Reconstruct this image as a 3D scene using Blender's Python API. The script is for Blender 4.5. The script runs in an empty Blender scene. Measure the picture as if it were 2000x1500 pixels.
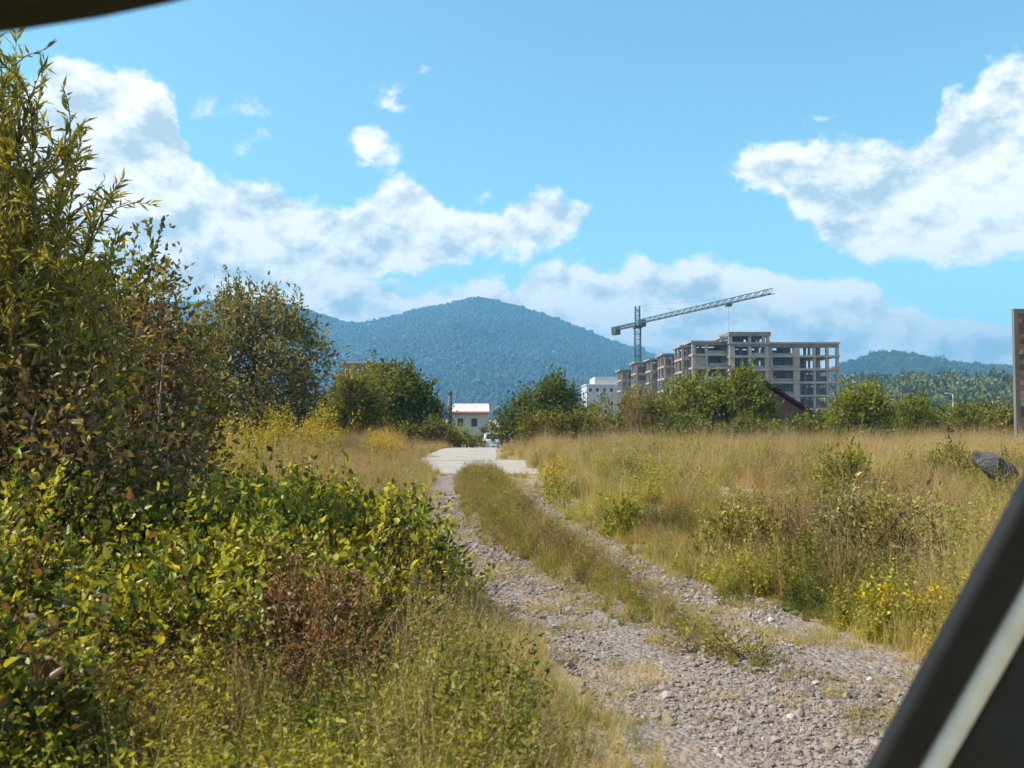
import bpy, bmesh, math, random
import numpy as np
from mathutils import Vector, Matrix, Quaternion

# ------------------------------------------------------------------ camera
SC = bpy.context.scene
C = SC.collection
FPX, CX, HY = 1700.0, 1000.0, 815.0          # focal length, centre and horizon in photo pixels
EYE = 1.5
cam_d = bpy.data.cameras.new('camera')
cam = bpy.data.objects.new('camera', cam_d)
C.objects.link(cam)
cam_d.sensor_width = 36.0
cam_d.lens = 36.0 * FPX / 2000.0
cam_d.clip_start = 0.02
cam_d.clip_end = 20000
PITCH = math.atan((HY - 750.0) / FPX)
cam.location = (0, 0, EYE)
cam.rotation_euler = (math.pi / 2 + PITCH, 0, 0)
cam_d.dof.use_dof = True
cam_d.dof.focus_distance = 16.0
cam_d.dof.aperture_fstop = 5.0
SC.camera = cam

# ------------------------------------------------------------------ exposure
SC.view_settings.view_transform = 'Standard'
SC.view_settings.look = 'None'
SC.view_settings.exposure = 0.95
SC.view_settings.gamma = 1.0
SC.view_settings.use_curve_mapping = False
SC.render.engine = 'CYCLES'
SC.cycles.use_denoising = True
SC.cycles.use_adaptive_sampling = True
SC.cycles.adaptive_threshold = 0.03
SC.cycles.max_bounces = 4
SC.cycles.diffuse_bounces = 2
SC.cycles.glossy_bounces = 2
SC.cycles.transmission_bounces = 3
SC.cycles.volume_bounces = 0
SC.cycles.transparent_max_bounces = 8
SC.cycles.caustics_reflective = False
SC.cycles.caustics_refractive = False
SC.cycles.sample_clamp_indirect = 6.0

# ------------------------------------------------------------------ sun and sky
SUN_AZ, SUN_EL = math.radians(-92), math.radians(50)
sd = bpy.data.lights.new('sun', 'SUN')
sd.energy = 5.0
sd.angle = math.radians(0.53)
sd.color = (1.0, 0.95, 0.86)
sun = bpy.data.objects.new('sun', sd)
C.objects.link(sun)
sdir = Vector((math.sin(SUN_AZ) * math.cos(SUN_EL), math.cos(SUN_AZ) * math.cos(SUN_EL), math.sin(SUN_EL)))
sun.rotation_euler = sdir.to_track_quat('Z', 'Y').to_euler()
sun.location = (-60, 40, 80)


def azel(px, py):
    d = Vector(((px - CX), FPX, -(py - 750.0)))
    d.rotate(Matrix.Rotation(PITCH, 3, 'X'))
    d.normalize()
    return math.atan2(d.x, d.y), math.asin(d.z)


W = bpy.data.worlds.new('World')
SC.world = W
W.use_nodes = True
NT = W.node_tree
NT.nodes.clear()


def nd(tree, typ, **kw):
    n = tree.nodes.new(typ)
    for k, v in kw.items():
        setattr(n, k, v)
    return n


def wire(tree, sock, val):
    if hasattr(val, 'is_output'):
        tree.links.new(val, sock)
    else:
        sock.default_value = val


def M(tree, op, a, b=None, c=None, clamp=False):
    n = nd(tree, 'ShaderNodeMath', operation=op, use_clamp=clamp)
    wire(tree, n.inputs[0], a)
    if b is not None:
        wire(tree, n.inputs[1], b)
    if c is not None:
        wire(tree, n.inputs[2], c)
    return n.outputs[0]


def VM(tree, op, a, b=None):
    n = nd(tree, 'ShaderNodeVectorMath', operation=op)
    wire(tree, n.inputs[0], a)
    if b is not None:
        wire(tree, n.inputs[1] if op != 'SCALE' else n.inputs[3], b)
    return n.outputs['Value'] if op == 'LENGTH' else n.outputs[0]


def smooth(tree, v, lo, hi, a=0.0, b=1.0):
    n = nd(tree, 'ShaderNodeMapRange', interpolation_type='SMOOTHSTEP')
    wire(tree, n.inputs[0], v)
    for i, q in ((1, lo), (2, hi), (3, a), (4, b)):
        n.inputs[i].default_value = q
    return n.outputs[0]


def noise(tree, vec, scale, detail, rough=0.55, dist=0.0, lac=2.0):
    n = nd(tree, 'ShaderNodeTexNoise')
    wire(tree, n.inputs['Vector'], vec)
    n.inputs['Scale'].default_value = scale
    n.inputs['Detail'].default_value = detail
    n.inputs['Roughness'].default_value = rough
    n.inputs['Distortion'].default_value = dist
    n.inputs['Lacunarity'].default_value = lac
    return n


def mixc(tree, f, a, b, blend='MIX'):
    n = nd(tree, 'ShaderNodeMix', data_type='RGBA', blend_type=blend)
    wire(tree, n.inputs[0], f)
    wire(tree, n.inputs[6], a)
    wire(tree, n.inputs[7], b)
    return n.outputs[2]


def build_world():
    T = NT
    out = nd(T, 'ShaderNodeOutputWorld')
    bg = nd(T, 'ShaderNodeBackground')
    bg.inputs[1].default_value = 0.115
    T.links.new(bg.outputs[0], out.inputs[0])
    sky = nd(T, 'ShaderNodeTexSky', sky_type='NISHITA')
    sky.sun_disc = False
    sky.sun_elevation = SUN_EL
    sky.sun_rotation = SUN_AZ
    sky.air_density = 1.0
    sky.dust_density = 0.35
    sky.ozone_density = 1.6
    tint = mixc(T, 1.0, sky.outputs[0], (0.86, 1.20, 1.06, 1), 'MULTIPLY')
    tc = nd(T, 'ShaderNodeTexCoord')
    D = tc.outputs['Generated']
    # billow warp
    w1 = noise(T, D, 7.0, 4.0, 0.6)
    wv = VM(T, 'SCALE', VM(T, 'SUBTRACT', w1.outputs['Color'], (0.5, 0.5, 0.5)), 0.055)
    w2 = noise(T, D, 32.0, 3.0, 0.6)
    wv2 = VM(T, 'SCALE', VM(T, 'SUBTRACT', w2.outputs['Color'], (0.5, 0.5, 0.5)), 0.022)
    DW = VM(T, 'ADD', VM(T, 'ADD', D, wv), wv2)
    sx = nd(T, 'ShaderNodeSeparateXYZ')
    T.links.new(DW, sx.inputs[0])
    az = M(T, 'ARCTAN2', sx.outputs[0], sx.outputs[1])
    el = M(T, 'ARCSINE', M(T, 'MINIMUM', M(T, 'MAXIMUM', sx.outputs[2], -1.0), 1.0))
    u = M(T, 'MULTIPLY_ADD', az, 1 / 1.6, 0.5, clamp=True)        # azimuth -0.8..0.8 rad

    def curve(pts):
        n = nd(T, 'ShaderNodeFloatCurve')
        c = n.mapping.curves[0]
        P = []
        for (x, y) in pts:
            a, e = azel(x, y)
            P.append((min(max(a / 1.6 + 0.5, 0.0), 1.0), min(max(e, 0.0), 1.0)))
        P.sort()
        while len(c.points) < len(P):
            c.points.new(0.5, 0.5)
        for p, q in zip(c.points, P):
            p.location = q
            p.handle_type = 'AUTO_CLAMPED'
        n.mapping.use_clip = False
        n.mapping.update()
        T.links.new(u, n.inputs[1])
        return n.outputs[0]

    def layer(top, bot, s):
        t, b = curve(top), curve(bot)
        dt = M(T, 'SUBTRACT', t, el)
        db = M(T, 'SUBTRACT', el, b)
        return M(T, 'DIVIDE', M(T, 'MINIMUM', dt, db), s), dt

    f1, t1 = layer([(-900, 260), (-300, 180), (40, 150), (130, 92), (200, 105), (290, 135), (345, 205), (372, 290), (430, 338),
                    (520, 342), (600, 382), (690, 380), (740, 350), (800, 334), (850, 372), (905, 412), (950, 428), (1000, 400),
                    (1060, 378), (1110, 392), (1170, 400), (1190, 440), (1215, 560), (1300, 640), (2000, 700)],
                   [(-900, 640), (100, 600), (300, 620), (600, 610), (760, 560), (870, 540), (960, 520), (1050, 515), (1110, 500),
                    (1140, 450), (1180, 425), (1195, 480), (1300, 560), (2000, 600)], 0.030)
    f2, t2 = layer([(-900, 540), (300, 570), (500, 560), (640, 545), (720, 545), (800, 545), (860, 550), (940, 538), (985, 536), (1003, 565), (1020, 545),
                    (1060, 512), (1130, 496), (1180, 520), (1240, 496), (1300, 528), (1350, 508), (1420, 498), (1480, 516),
                    (1560, 528), (1640, 536), (1700, 530), (1735, 560), (1790, 575), (1850, 610), (2000, 600), (2700, 560)],
                   [(-900, 800), (2700, 800)], 0.030)
    f3, t3 = layer([(900, 460), (1360, 400), (1392, 328), (1430, 300), (1500, 276), (1570, 285), (1620, 272), (1700, 276), (1780, 265),
                    (1828, 258), (1850, 205), (1900, 165), (1960, 128), (2000, 108), (2100, 80), (2700, 150)],
                   [(900, 330), (1360, 330), (1392, 334), (1430, 378), (1520, 384), (1560, 432), (1600, 482), (1640, 512), (1700, 520),
                    (1760, 505), (1850, 522), (1900, 535), (2000, 520), (2700, 500)], 0.030)
    F = M(T, 'MAXIMUM', M(T, 'MAXIMUM', f1, f2), f3)
    F = M(T, 'MINIMUM', F, 1.3)
    pv = nd(T, 'ShaderNodeCombineXYZ')
    T.links.new(az, pv.inputs[0])
    T.links.new(el, pv.inputs[1])
    for (x, y, rx, ry) in ((478, 212, 55, 22), (472, 278, 55, 34), (412, 218, 45, 20), (700, 280, 50, 26), (735, 312, 44, 28),
                           (745, 168, 36, 34), (822, 152, 32, 26), (775, 200, 34, 11), (948, 392, 18, 34), (1550, 455, 12, 30), (1600, 235, 50, 12)):
        a, e = azel(x, y)
        q = VM(T, 'MULTIPLY', VM(T, 'SUBTRACT', pv.outputs[0], (a, e, 0)), (FPX / rx, FPX / ry, 0))
        b = M(T, 'MULTIPLY_ADD', VM(T, 'LENGTH', q), -0.42, 0.27)
        F = M(T, 'MAXIMUM', F, b)
    # fractal detail, stretched a little along the horizon
    Dn = VM(T, 'MULTIPLY', D, (1.0, 1.0, 1.5))
    n1 = noise(T, Dn, 11.0, 8.0, 0.62)
    off = VM(T, 'ADD', Dn, (-0.010, 0.0, 0.026))
    n2 = noise(T, off, 11.0, 5.0, 0.6)
    dens = M(T, 'MULTIPLY_ADD', M(T, 'SUBTRACT', n1.outputs['Fac'], 0.5), 2.9, F)
    alpha = smooth(T, dens, 0.04, 0.58)
    # relief: lit where the cloud thins towards the sun, greyer deep inside
    rel = M(T, 'MULTIPLY_ADD', M(T, 'SUBTRACT', n1.outputs['Fac'], n2.outputs['Fac']), 5.5, 0.92)
    body = noise(T, D, 8.0, 3.0, 0.5)
    core = M(T, 'MULTIPLY', smooth(T, F, 0.3, 1.3), smooth(T, body.outputs['Fac'], 0.36, 0.70))
    lit = M(T, 'SUBTRACT', rel, M(T, 'MULTIPLY', core, 0.62), clamp=True)
    ccol = mixc(T, lit, (3.1, 3.7, 3.9, 1), (6.9, 6.6, 6.1, 1))
    al = M(T, 'MULTIPLY', alpha, 0.93)
    # thin veil low over the horizon
    col = mixc(T, al, tint, ccol)
    T.links.new(col, bg.inputs[0])


build_world()

# ------------------------------------------------------------------ helpers
R = random.Random(7)
RN = np.random.default_rng(11)


def X_at(px, d):
    return (px - CX) / FPX * d


def Z_at(py, d):
    return EYE + (HY - py) / FPX * d


def sstep(a, b, v):
    t = np.clip((np.asarray(v, float) - a) / (b - a), 0, 1)
    return t * t * (3 - 2 * t)


_hash = np.random.default_rng(3).random((256, 256))


def vnoise(x, y):
    x = np.asarray(x, float)
    y = np.asarray(y, float)
    xi, yi = np.floor(x).astype(int), np.floor(y).astype(int)
    fx, fy = x - xi, y - yi
    fx, fy = fx * fx * (3 - 2 * fx), fy * fy * (3 - 2 * fy)
    g = lambda i, j: _hash[i % 256, j % 256]
    return (g(xi, yi) * (1 - fx) + g(xi + 1, yi) * fx) * (1 - fy) + (g(xi, yi + 1) * (1 - fx) + g(xi + 1, yi + 1) * fx) * fy


def fbm(x, y, o=4):
    s, a, t = 0, 0.5, 0
    for i in range(o):
        s = s + a * vnoise(x * 2 ** i + 17.3 * i, y * 2 ** i - 9.1 * i)
        t += a
        a *= 0.5
    return s / t


def link(name, me, mats, parent=None):
    o = bpy.data.objects.new(name, me)
    C.objects.link(o)
    if not isinstance(mats, (list, tuple)):
        mats = [mats]
    if len(me.materials) == 0:
        for m in mats:
            me.materials.append(m)
    if parent is not None:
        o.parent = parent
    return o


def raw_mesh(name, V, faces, midx=None, tint=None, smooth_sh=False):
    """V (n,3); faces: array (m,3) or (m,4) or list of arrays"""
    me = bpy.data.meshes.new(name)
    V = np.asarray(V, np.float32)
    if not isinstance(faces, list):
        faces = [faces]
    faces = [np.asarray(f, np.int32) for f in faces if len(f)]
    nl = sum(f.size for f in faces)
    npoly = sum(len(f) for f in faces)
    me.vertices.add(len(V))
    me.vertices.foreach_set('co', V.ravel())
    me.loops.add(nl)
    me.loops.foreach_set('vertex_index', np.concatenate([f.ravel() for f in faces]))
    me.polygons.add(npoly)
    tot = np.concatenate([np.full(len(f), f.shape[1], np.int32) for f in faces])
    start = np.concatenate([[0], np.cumsum(tot)[:-1]]).astype(np.int32)
    me.polygons.foreach_set('loop_start', start)
    if midx is not None:
        me.polygons.foreach_set('material_index', np.asarray(midx, np.int32))
    me.update(calc_edges=True)
    if tint is not None:
        a = me.attributes.new('tint', 'FLOAT', 'POINT')
        a.data.foreach_set('value', np.asarray(tint, np.float32))
    if smooth_sh:
        me.polygons.foreach_set('use_smooth', np.ones(npoly, bool))
    return me


def thing(name, label, cat, loc=(0, 0, 0), rz=0.0, group=None):
    o = bpy.data.objects.new(name, None)
    C.objects.link(o)
    o.location = loc
    o.rotation_euler = (0, 0, rz)
    tag(o, label, cat, group)
    return o


def tag(o, label, cat, group=None):
    o['label'] = label
    o['category'] = cat
    if group:
        o['group'] = group
    return o


def kind(o, k, label=None, cat=None):
    o['kind'] = k
    if label:
        o['label'] = label
    if cat:
        o['category'] = cat
    return o


def box_bm(bm, x0, x1, y0, y1, z0, z1, bev=0.0):
    r = bmesh.ops.create_cube(bm, size=1.0)
    for v in r['verts']:
        v.co = Vector((x0 + (v.co.x + .5) * (x1 - x0), y0 + (v.co.y + .5) * (y1 - y0), z0 + (v.co.z + .5) * (z1 - z0)))
    if bev > 0:
        es = list({e for v in r['verts'] for e in v.link_edges})
        bmesh.ops.bevel(bm, geom=es, offset=bev, segments=1, affect='EDGES', profile=0.5)
    return r


def bm_obj(name, bm, mat, parent=None, sm=False):
    me = bpy.data.meshes.new(name)
    bmesh.ops.recalc_face_normals(bm, faces=bm.faces)
    bm.to_mesh(me)
    bm.free()
    if sm:
        for p in me.polygons:
            p.use_smooth = True
    return link(name, me, mat, parent)


def box(name, x0, x1, y0, y1, z0, z1, mat, parent=None, bev=0.0):
    bm = bmesh.new()
    box_bm(bm, x0, x1, y0, y1, z0, z1, bev)
    return bm_obj(name, bm, mat, parent)


def bar_bm(bm, a, b, r, n=4):
    a, b = Vector(a), Vector(b)
    d = b - a
    q = d.to_track_quat('Z', 'Y')
    m = Matrix.Translation((a + b) / 2) @ q.to_matrix().to_4x4()
    bmesh.ops.create_cone(bm, cap_ends=True, segments=n, radius1=r, radius2=r, depth=d.length, matrix=m)


def tubes(paths, radii, n=5):
    """paths: list of (k,3) arrays, radii list of (k,) -> V, quads"""
    VV, FF, o = [], [], 0
    for P, r in zip(paths, radii):
        P = np.asarray(P, float)
        k = len(P)
        t = np.gradient(P, axis=0)
        t /= np.linalg.norm(t, axis=1, keepdims=True) + 1e-9
        up = np.tile(np.array([0.31, 0.87, 0.38]), (k, 1))
        a = np.cross(t, up)
        a /= np.linalg.norm(a, axis=1, keepdims=True) + 1e-9
        b = np.cross(t, a)
        ang = np.arange(n) * 2 * np.pi / n
        ring = P[:, None, :] + np.asarray(r)[:, None, None] * (np.cos(ang)[None, :, None] * a[:, None, :] + np.sin(ang)[None, :, None] * b[:, None, :])
        VV.append(ring.reshape(-1, 3))
        i = np.arange(k - 1)[:, None] * n + np.arange(n)[None, :]
        j = np.arange(k - 1)[:, None] * n + (np.arange(n)[None, :] + 1) % n
        FF.append(np.stack([i, j, j + n, i + n], -1).reshape(-1, 4) + o)
        o += k * n
    return np.concatenate(VV), np.concatenate(FF)


def norm(v):
    return v / (np.linalg.norm(v, axis=-1, keepdims=True) + 1e-9)


def leaves(P, D, L, Wd, rng, fold=0.25, curl=0.15, ovate=False):
    """one folded four-sided leaf per point: base, two sides, tip"""
    n = len(P)
    D = norm(D)
    rv = norm(rng.normal(size=(n, 3)) + np.array([0, 0, 0.6]))
    S = norm(np.cross(D, rv))
    N = np.cross(S, D)
    L = np.asarray(L)[:, None]
    Wd = np.asarray(Wd)[:, None]
    base = P
    tip = P + D * L - N * L * (curl * rng.normal(1.0, 1.3, (n, 1)))
    mid = P + D * L * 0.45
    if ovate:
        lo_, hi_ = P + D * L * 0.22, P + D * L * 0.62 - N * L * curl * .3
        vs = [base, lo_ + S * Wd * .42 + N * Wd * fold * .8, hi_ + S * Wd * .40 + N * Wd * fold, tip, hi_ - S * Wd * .40 + N * Wd * fold, lo_ - S * Wd * .42 + N * Wd * fold * .8]
        V = np.stack(vs, 1).reshape(-1, 3)
        i = np.arange(n)[:, None] * 6
        return V, np.concatenate([i + np.array(t) for t in ((0, 1, 2), (0, 2, 3), (0, 3, 4), (0, 4, 5))])
    s1 = mid + S * Wd * 0.5 + N * Wd * fold
    s2 = mid - S * Wd * 0.5 + N * Wd * fold
    V = np.stack([base, s1, tip, s2], 1).reshape(-1, 3)
    i = np.arange(n)[:, None] * 4
    F = np.concatenate([i + np.array([0, 1, 2]), i + np.array([0, 2, 3])])
    return V, F


# ------------------------------------------------------------------ materials
def mat_new(name):
    m = bpy.data.materials.new(name)
    m.use_nodes = True
    m.node_tree.nodes.clear()
    return m, m.node_tree


def ramp(T, fac, cols):
    n = nd(T, 'ShaderNodeValToRGB')
    cr = n.color_ramp
    while len(cr.elements) < len(cols):
        cr.elements.new(0.5)
    for i, (e, c) in enumerate(zip(cr.elements, cols)):
        if len(c) == 4:
            e.position, col = c[0], c[1:]
        else:
            e.position, col = i / max(1, len(cols) - 1), c
        e.color = (*col, 1)
    wire(T, n.inputs[0], fac)
    return n.outputs[0]


def leaf_mat(name, cols, trans=0.35, inst=False, rough=0.5, spec=0.25):
    m, T = mat_new(name)
    out = nd(T, 'ShaderNodeOutputMaterial')
    at = nd(T, 'ShaderNodeAttribute', attribute_name='tint')
    if inst:
        at.attribute_type = 'INSTANCER'
    c = ramp(T, at.outputs['Fac'], cols)
    p = nd(T, 'ShaderNodeBsdfPrincipled')
    T.links.new(c, p.inputs['Base Color'])
    p.inputs['Roughness'].default_value = rough
    p.inputs['Specular IOR Level'].default_value = spec
    t = nd(T, 'ShaderNodeBsdfTranslucent')
    T.links.new(mixc(T, 1.0, c, (1.25, 1.15, 0.6, 1), 'MULTIPLY'), t.inputs[0])
    mx = nd(T, 'ShaderNodeMixShader')
    mx.inputs[0].default_value = trans
    T.links.new(p.outputs[0], mx.inputs[1])
    T.links.new(t.outputs[0], mx.inputs[2])
    T.links.new(mx.outputs[0], out.inputs[0])
    return m


def surf_mat(name, c1, c2, scale=3.0, rough=0.85, bump=0.3, detail=8.0, c3=None, metallic=0.0, spec=0.3, bscale=None):
    m, T = mat_new(name)
    out = nd(T, 'ShaderNodeOutputMaterial')
    p = nd(T, 'ShaderNodeBsdfPrincipled')
    tc = nd(T, 'ShaderNodeTexCoord')
    n = noise(T, tc.outputs['Object'], scale, detail, 0.6)
    cols = [(0.3, *c1), (0.7, *c2)]
    if c3:
        cols = [(0.25, *c1), (0.5, *c2), (0.75, *c3)]
    T.links.new(ramp(T, n.outputs['Fac'], cols), p.inputs['Base Color'])
    p.inputs['Roughness'].default_value = rough
    p.inputs['Metallic'].default_value = metallic
    p.inputs['Specular IOR Level'].default_value = spec
    if bump:
        nb = noise(T, tc.outputs['Object'], bscale or scale * 4, 6.0, 0.6)
        b = nd(T, 'ShaderNodeBump')
        b.inputs['Strength'].default_value = bump
        b.inputs['Distance'].default_value = 0.05
        T.links.new(nb.outputs['Fac'], b.inputs['Height'])
        T.links.new(b.outputs[0], p.inputs['Normal'])
    T.links.new(p.outputs[0], out.inputs[0])
    return m


BARK = surf_mat('bark', (0.07, 0.05, 0.035), (0.16, 0.12, 0.085), 9.0)
BARK_PALE = surf_mat('pale_bark', (0.18, 0.14, 0.10), (0.30, 0.25, 0.18), 9.0)
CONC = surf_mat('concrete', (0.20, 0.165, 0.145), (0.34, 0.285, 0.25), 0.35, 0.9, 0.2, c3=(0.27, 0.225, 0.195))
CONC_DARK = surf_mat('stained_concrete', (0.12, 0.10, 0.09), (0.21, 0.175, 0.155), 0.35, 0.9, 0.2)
BLOCKWORK = surf_mat('blockwork', (0.20, 0.185, 0.18), (0.32, 0.29, 0.275), 0.8, 0.9, 0.3)
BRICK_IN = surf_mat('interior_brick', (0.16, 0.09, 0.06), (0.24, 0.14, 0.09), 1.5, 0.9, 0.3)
WHITE = surf_mat('white_render', (0.62, 0.62, 0.62), (0.78, 0.78, 0.77), 0.6, 0.8, 0.1)
GREYWALL = surf_mat('grey_render', (0.36, 0.36, 0.37), (0.46, 0.46, 0.46), 0.6, 0.8, 0.1)
STEEL = surf_mat('crane_steel', (0.035, 0.06, 0.056), (0.065, 0.10, 0.09), 3.0, 0.55, 0.0)
STEEL_DK = surf_mat('dark_steel', (0.035, 0.045, 0.045), (0.07, 0.08, 0.08), 3.0, 0.6, 0.0)
ROOF_RED = surf_mat('weathered_red_roof', (0.075, 0.035, 0.028), (0.15, 0.065, 0.05), 2.5, 0.85, 0.3)
ROOF_EDGE = surf_mat('dark_roof_edge', (0.03, 0.018, 0.016), (0.07, 0.03, 0.026), 2.5, 0.85, 0.2)
PINK_ROOF = surf_mat('pale_pink_roof', (0.58, 0.33, 0.31), (0.70, 0.47, 0.45), 1.2, 0.6, 0.1)
GLASS_DK = surf_mat('dark_glazing', (0.02, 0.025, 0.03), (0.04, 0.045, 0.05), 1.0, 0.12, 0.0, spec=0.6)
CONC_ROAD = surf_mat('concrete_pad', (0.21, 0.175, 0.145), (0.32, 0.275, 0.235), 0.9, 0.9, 0.15, c3=(0.265, 0.225, 0.19))
ROCK = surf_mat('boulder_rock', (0.045, 0.04, 0.04), (0.12, 0.11, 0.11), 4.0, 0.9, 0.6)
RUBBER = surf_mat('black_rubber', (0.008, 0.009, 0.010), (0.016, 0.017, 0.018), 20.0, 0.55, 0.05)
TRIM_DK = surf_mat('dark_trim', (0.010, 0.016, 0.017), (0.018, 0.026, 0.027), 25.0, 0.5, 0.05)
TRIM_LT = surf_mat('pale_metal_trim', (0.66, 0.62, 0.54), (0.78, 0.74, 0.65), 30.0, 0.75, 0.0)
CARPAINT = surf_mat('white_car_paint', (0.62, 0.63, 0.64), (0.70, 0.71, 0.72), 2.0, 0.25, 0.0, spec=0.5)
LAMP_RED = surf_mat('red_lens', (0.30, 0.01, 0.01), (0.36, 0.02, 0.015), 2.0, 0.2, 0.0)
ALU = surf_mat('galvanised', (0.42, 0.43, 0.44), (0.55, 0.56, 0.57), 6.0, 0.5, 0.0)
BRICKS = [surf_mat('clay_block_%s' % n, a, b, 5.0, 0.9, 0.4) for n, a, b in
          (('orange', (0.26, 0.12, 0.06), (0.36, 0.18, 0.09)), ('brown', (0.13, 0.065, 0.04), (0.2, 0.1, 0.06)), ('pale', (0.32, 0.25, 0.18), (0.42, 0.33, 0.24)))]

# ------------------------------------------------------------------ ground
TRK_Y = np.array([0.5, 2.5, 3.72, 4.36, 5.26, 5.86, 6.6, 7.6, 8.95, 10.85, 14.6, 19.0, 24.0, 30.0])
TRK_L0 = np.array([1.05, 0.75, 0.55, 0.50, 0.38, 0.20, -0.06, -0.27, -0.58, -0.96, -1.44, -1.75, -2.0, -2.4])   # outer left edge
TRK_L1 = np.array([3.0, 2.5, 2.2, 1.85, 1.36, 1.05, 0.74, 0.46, 0.05, -0.38, -0.84, -1.2, -1.45, -1.7])          # inner left rut edge
TRK_R0 = np.array([3.0, 2.5, 2.2, 1.85, 1.66, 1.54, 1.33, 1.18, 1.02, 0.72, 0.30, -0.05, -0.3, -0.4])           # inner right rut edge
TRK_R1 = np.array([4.6, 3.9, 3.3, 3.0, 2.65, 2.45, 2.10, 1.83, 1.58, 1.20, 0.78, 0.40, 0.15, 0.1])              # outer right edge


def trk(y):
    return [np.interp(y, TRK_Y, q) for q in (TRK_L0, TRK_L1, TRK_R0, TRK_R1)]


def gz(x, y):
    x = np.asarray(x, float)
    y = np.asarray(y, float)
    z = -2.0 * sstep(37, 95, y)
    l0, _, _, r1 = trk(y)
    off = np.maximum(l0 - x, x - r1)
    m = sstep(1.2, 4.0, off) * (1 - sstep(60, 90, y)) * sstep(-20, 0, y)
    z = z + m * ((fbm(x * 0.22 + 5, y * 0.22) - 0.45) * 0.5)
    return z


YS = np.unique(np.concatenate([np.linspace(-40, 0, 21), np.arange(0, 100.01, 1.0), np.linspace(100, 400, 31), np.linspace(400, 3800, 35)]))
XS = np.unique(np.concatenate([-np.geomspace(50, 3800, 26), np.arange(-50, 50.01, 1.0), np.geomspace(50, 3800, 26)]))


def ground_mesh():
    gx, gy = np.meshgrid(XS, YS)
    V = np.stack([gx, gy, gz(gx, gy)], -1).reshape(-1, 3)
    n = len(XS)
    i = (np.arange(len(YS) - 1)[:, None] * n + np.arange(n - 1)[None, :]).ravel()
    return raw_mesh('ground', V, np.stack([i, i + 1, i + n + 1, i + n], -1), smooth_sh=True)


def ground_material():
    m, T = mat_new('dry_earth_and_thatch')
    out = nd(T, 'ShaderNodeOutputMaterial')
    p = nd(T, 'ShaderNodeBsdfPrincipled')
    tc = nd(T, 'ShaderNodeTexCoord')
    n = noise(T, tc.outputs['Object'], 0.9, 8.0, 0.65)
    n2 = noise(T, tc.outputs['Object'], 14.0, 6.0, 0.7)
    c = ramp(T, n.outputs['Fac'], [(0.3, 0.12, 0.085, 0.04), (0.5, 0.22, 0.155, 0.075), (0.7, 0.16, 0.125, 0.05)])
    c = mixc(T, M(T, 'MULTIPLY', n2.outputs['Fac'], 0.7), c, (0.30, 0.215, 0.115, 1))
    T.links.new(c, p.inputs['Base Color'])
    p.inputs['Roughness'].default_value = 0.95
    b = nd(T, 'ShaderNodeBump')
    b.inputs['Strength'].default_value = 0.7
    b.inputs['Distance'].default_value = 0.04
    T.links.new(n2.outputs['Fac'], b.inputs['Height'])
    T.links.new(b.outputs[0], p.inputs['Normal'])
    T.links.new(p.outputs[0], out.inputs[0])
    return m


kind(link('ground', ground_mesh(), ground_material()), 'structure')


def gravel_material():
    m, T = mat_new('gravel')
    out = nd(T, 'ShaderNodeOutputMaterial')
    p = nd(T, 'ShaderNodeBsdfPrincipled')
    tc = nd(T, 'ShaderNodeTexCoord')
    v = nd(T, 'ShaderNodeTexVoronoi')
    v.inputs['Scale'].default_value = 38.0
    T.links.new(tc.outputs['Object'], v.inputs['Vector'])
    v2 = nd(T, 'ShaderNodeTexVoronoi')
    v2.inputs['Scale'].default_value = 16.0
    T.links.new(tc.outputs['Object'], v2.inputs['Vector'])
    sp = nd(T, 'ShaderNodeSeparateColor')
    T.links.new(v.outputs['Color'], sp.inputs[0])
    c = ramp(T, sp.outputs[0], [(0.11, 0.088, 0.076), (0.20, 0.163, 0.14), (0.175, 0.13, 0.10), (0.26, 0.225, 0.20)])
    big = noise(T, tc.outputs['Object'], 1.1, 6.0, 0.65)
    c = mixc(T, smooth(T, big.outputs['Fac'], 0.48, 0.72), c, (0.25, 0.175, 0.115, 1))
    T.links.new(c, p.inputs['Base Color'])
    p.inputs['Roughness'].default_value = 0.92
    b = nd(T, 'ShaderNodeBump', invert=True)
    b.inputs['Strength'].default_value = 0.9
    b.inputs['Distance'].default_value = 0.02
    T.links.new(M(T, 'ADD', v.outputs['Distance'], v2.outputs['Distance']), b.inputs['Height'])
    T.links.new(b.outputs[0], p.inputs['Normal'])
    T.links.new(p.outputs[0], out.inputs[0])
    return m


def strip(name, y0, y1, left, right, lift, mat, nx=10, step=0.25, jit=0.07):
    ys = np.arange(y0, y1 + 1e-6, step)
    l, r = left(ys), right(ys)
    l = l + (fbm(ys * 2.3 + 3, ys * 0 + 1) - 0.5) * 2 * jit
    r = r + (fbm(ys * 2.1 + 40, ys * 0 + 7) - 0.5) * 2 * jit
    t = np.linspace(0, 1, nx)
    x = l[:, None] * (1 - t) + r[:, None] * t
    y = np.repeat(ys[:, None], nx, 1)
    z = np.repeat(gz(x.mean(1), ys)[:, None] * 0 - 2.0 * sstep(37, 95, ys)[:, None], nx, 1) + lift
    V = np.stack([x, y, z], -1).reshape(-1, 3)
    i = (np.arange(len(ys) - 1)[:, None] * nx + np.arange(nx - 1)[None, :]).ravel()
    o = link(name, raw_mesh(name, V, np.stack([i, i + 1, i + nx + 1, i + nx], -1), smooth_sh=True), mat)
    return kind(o, 'structure')


GRAVEL = gravel_material()
strip('gravel_track', 0.5, 24.0, lambda y: trk(y)[0], lambda y: trk(y)[3], 0.006, GRAVEL)
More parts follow.
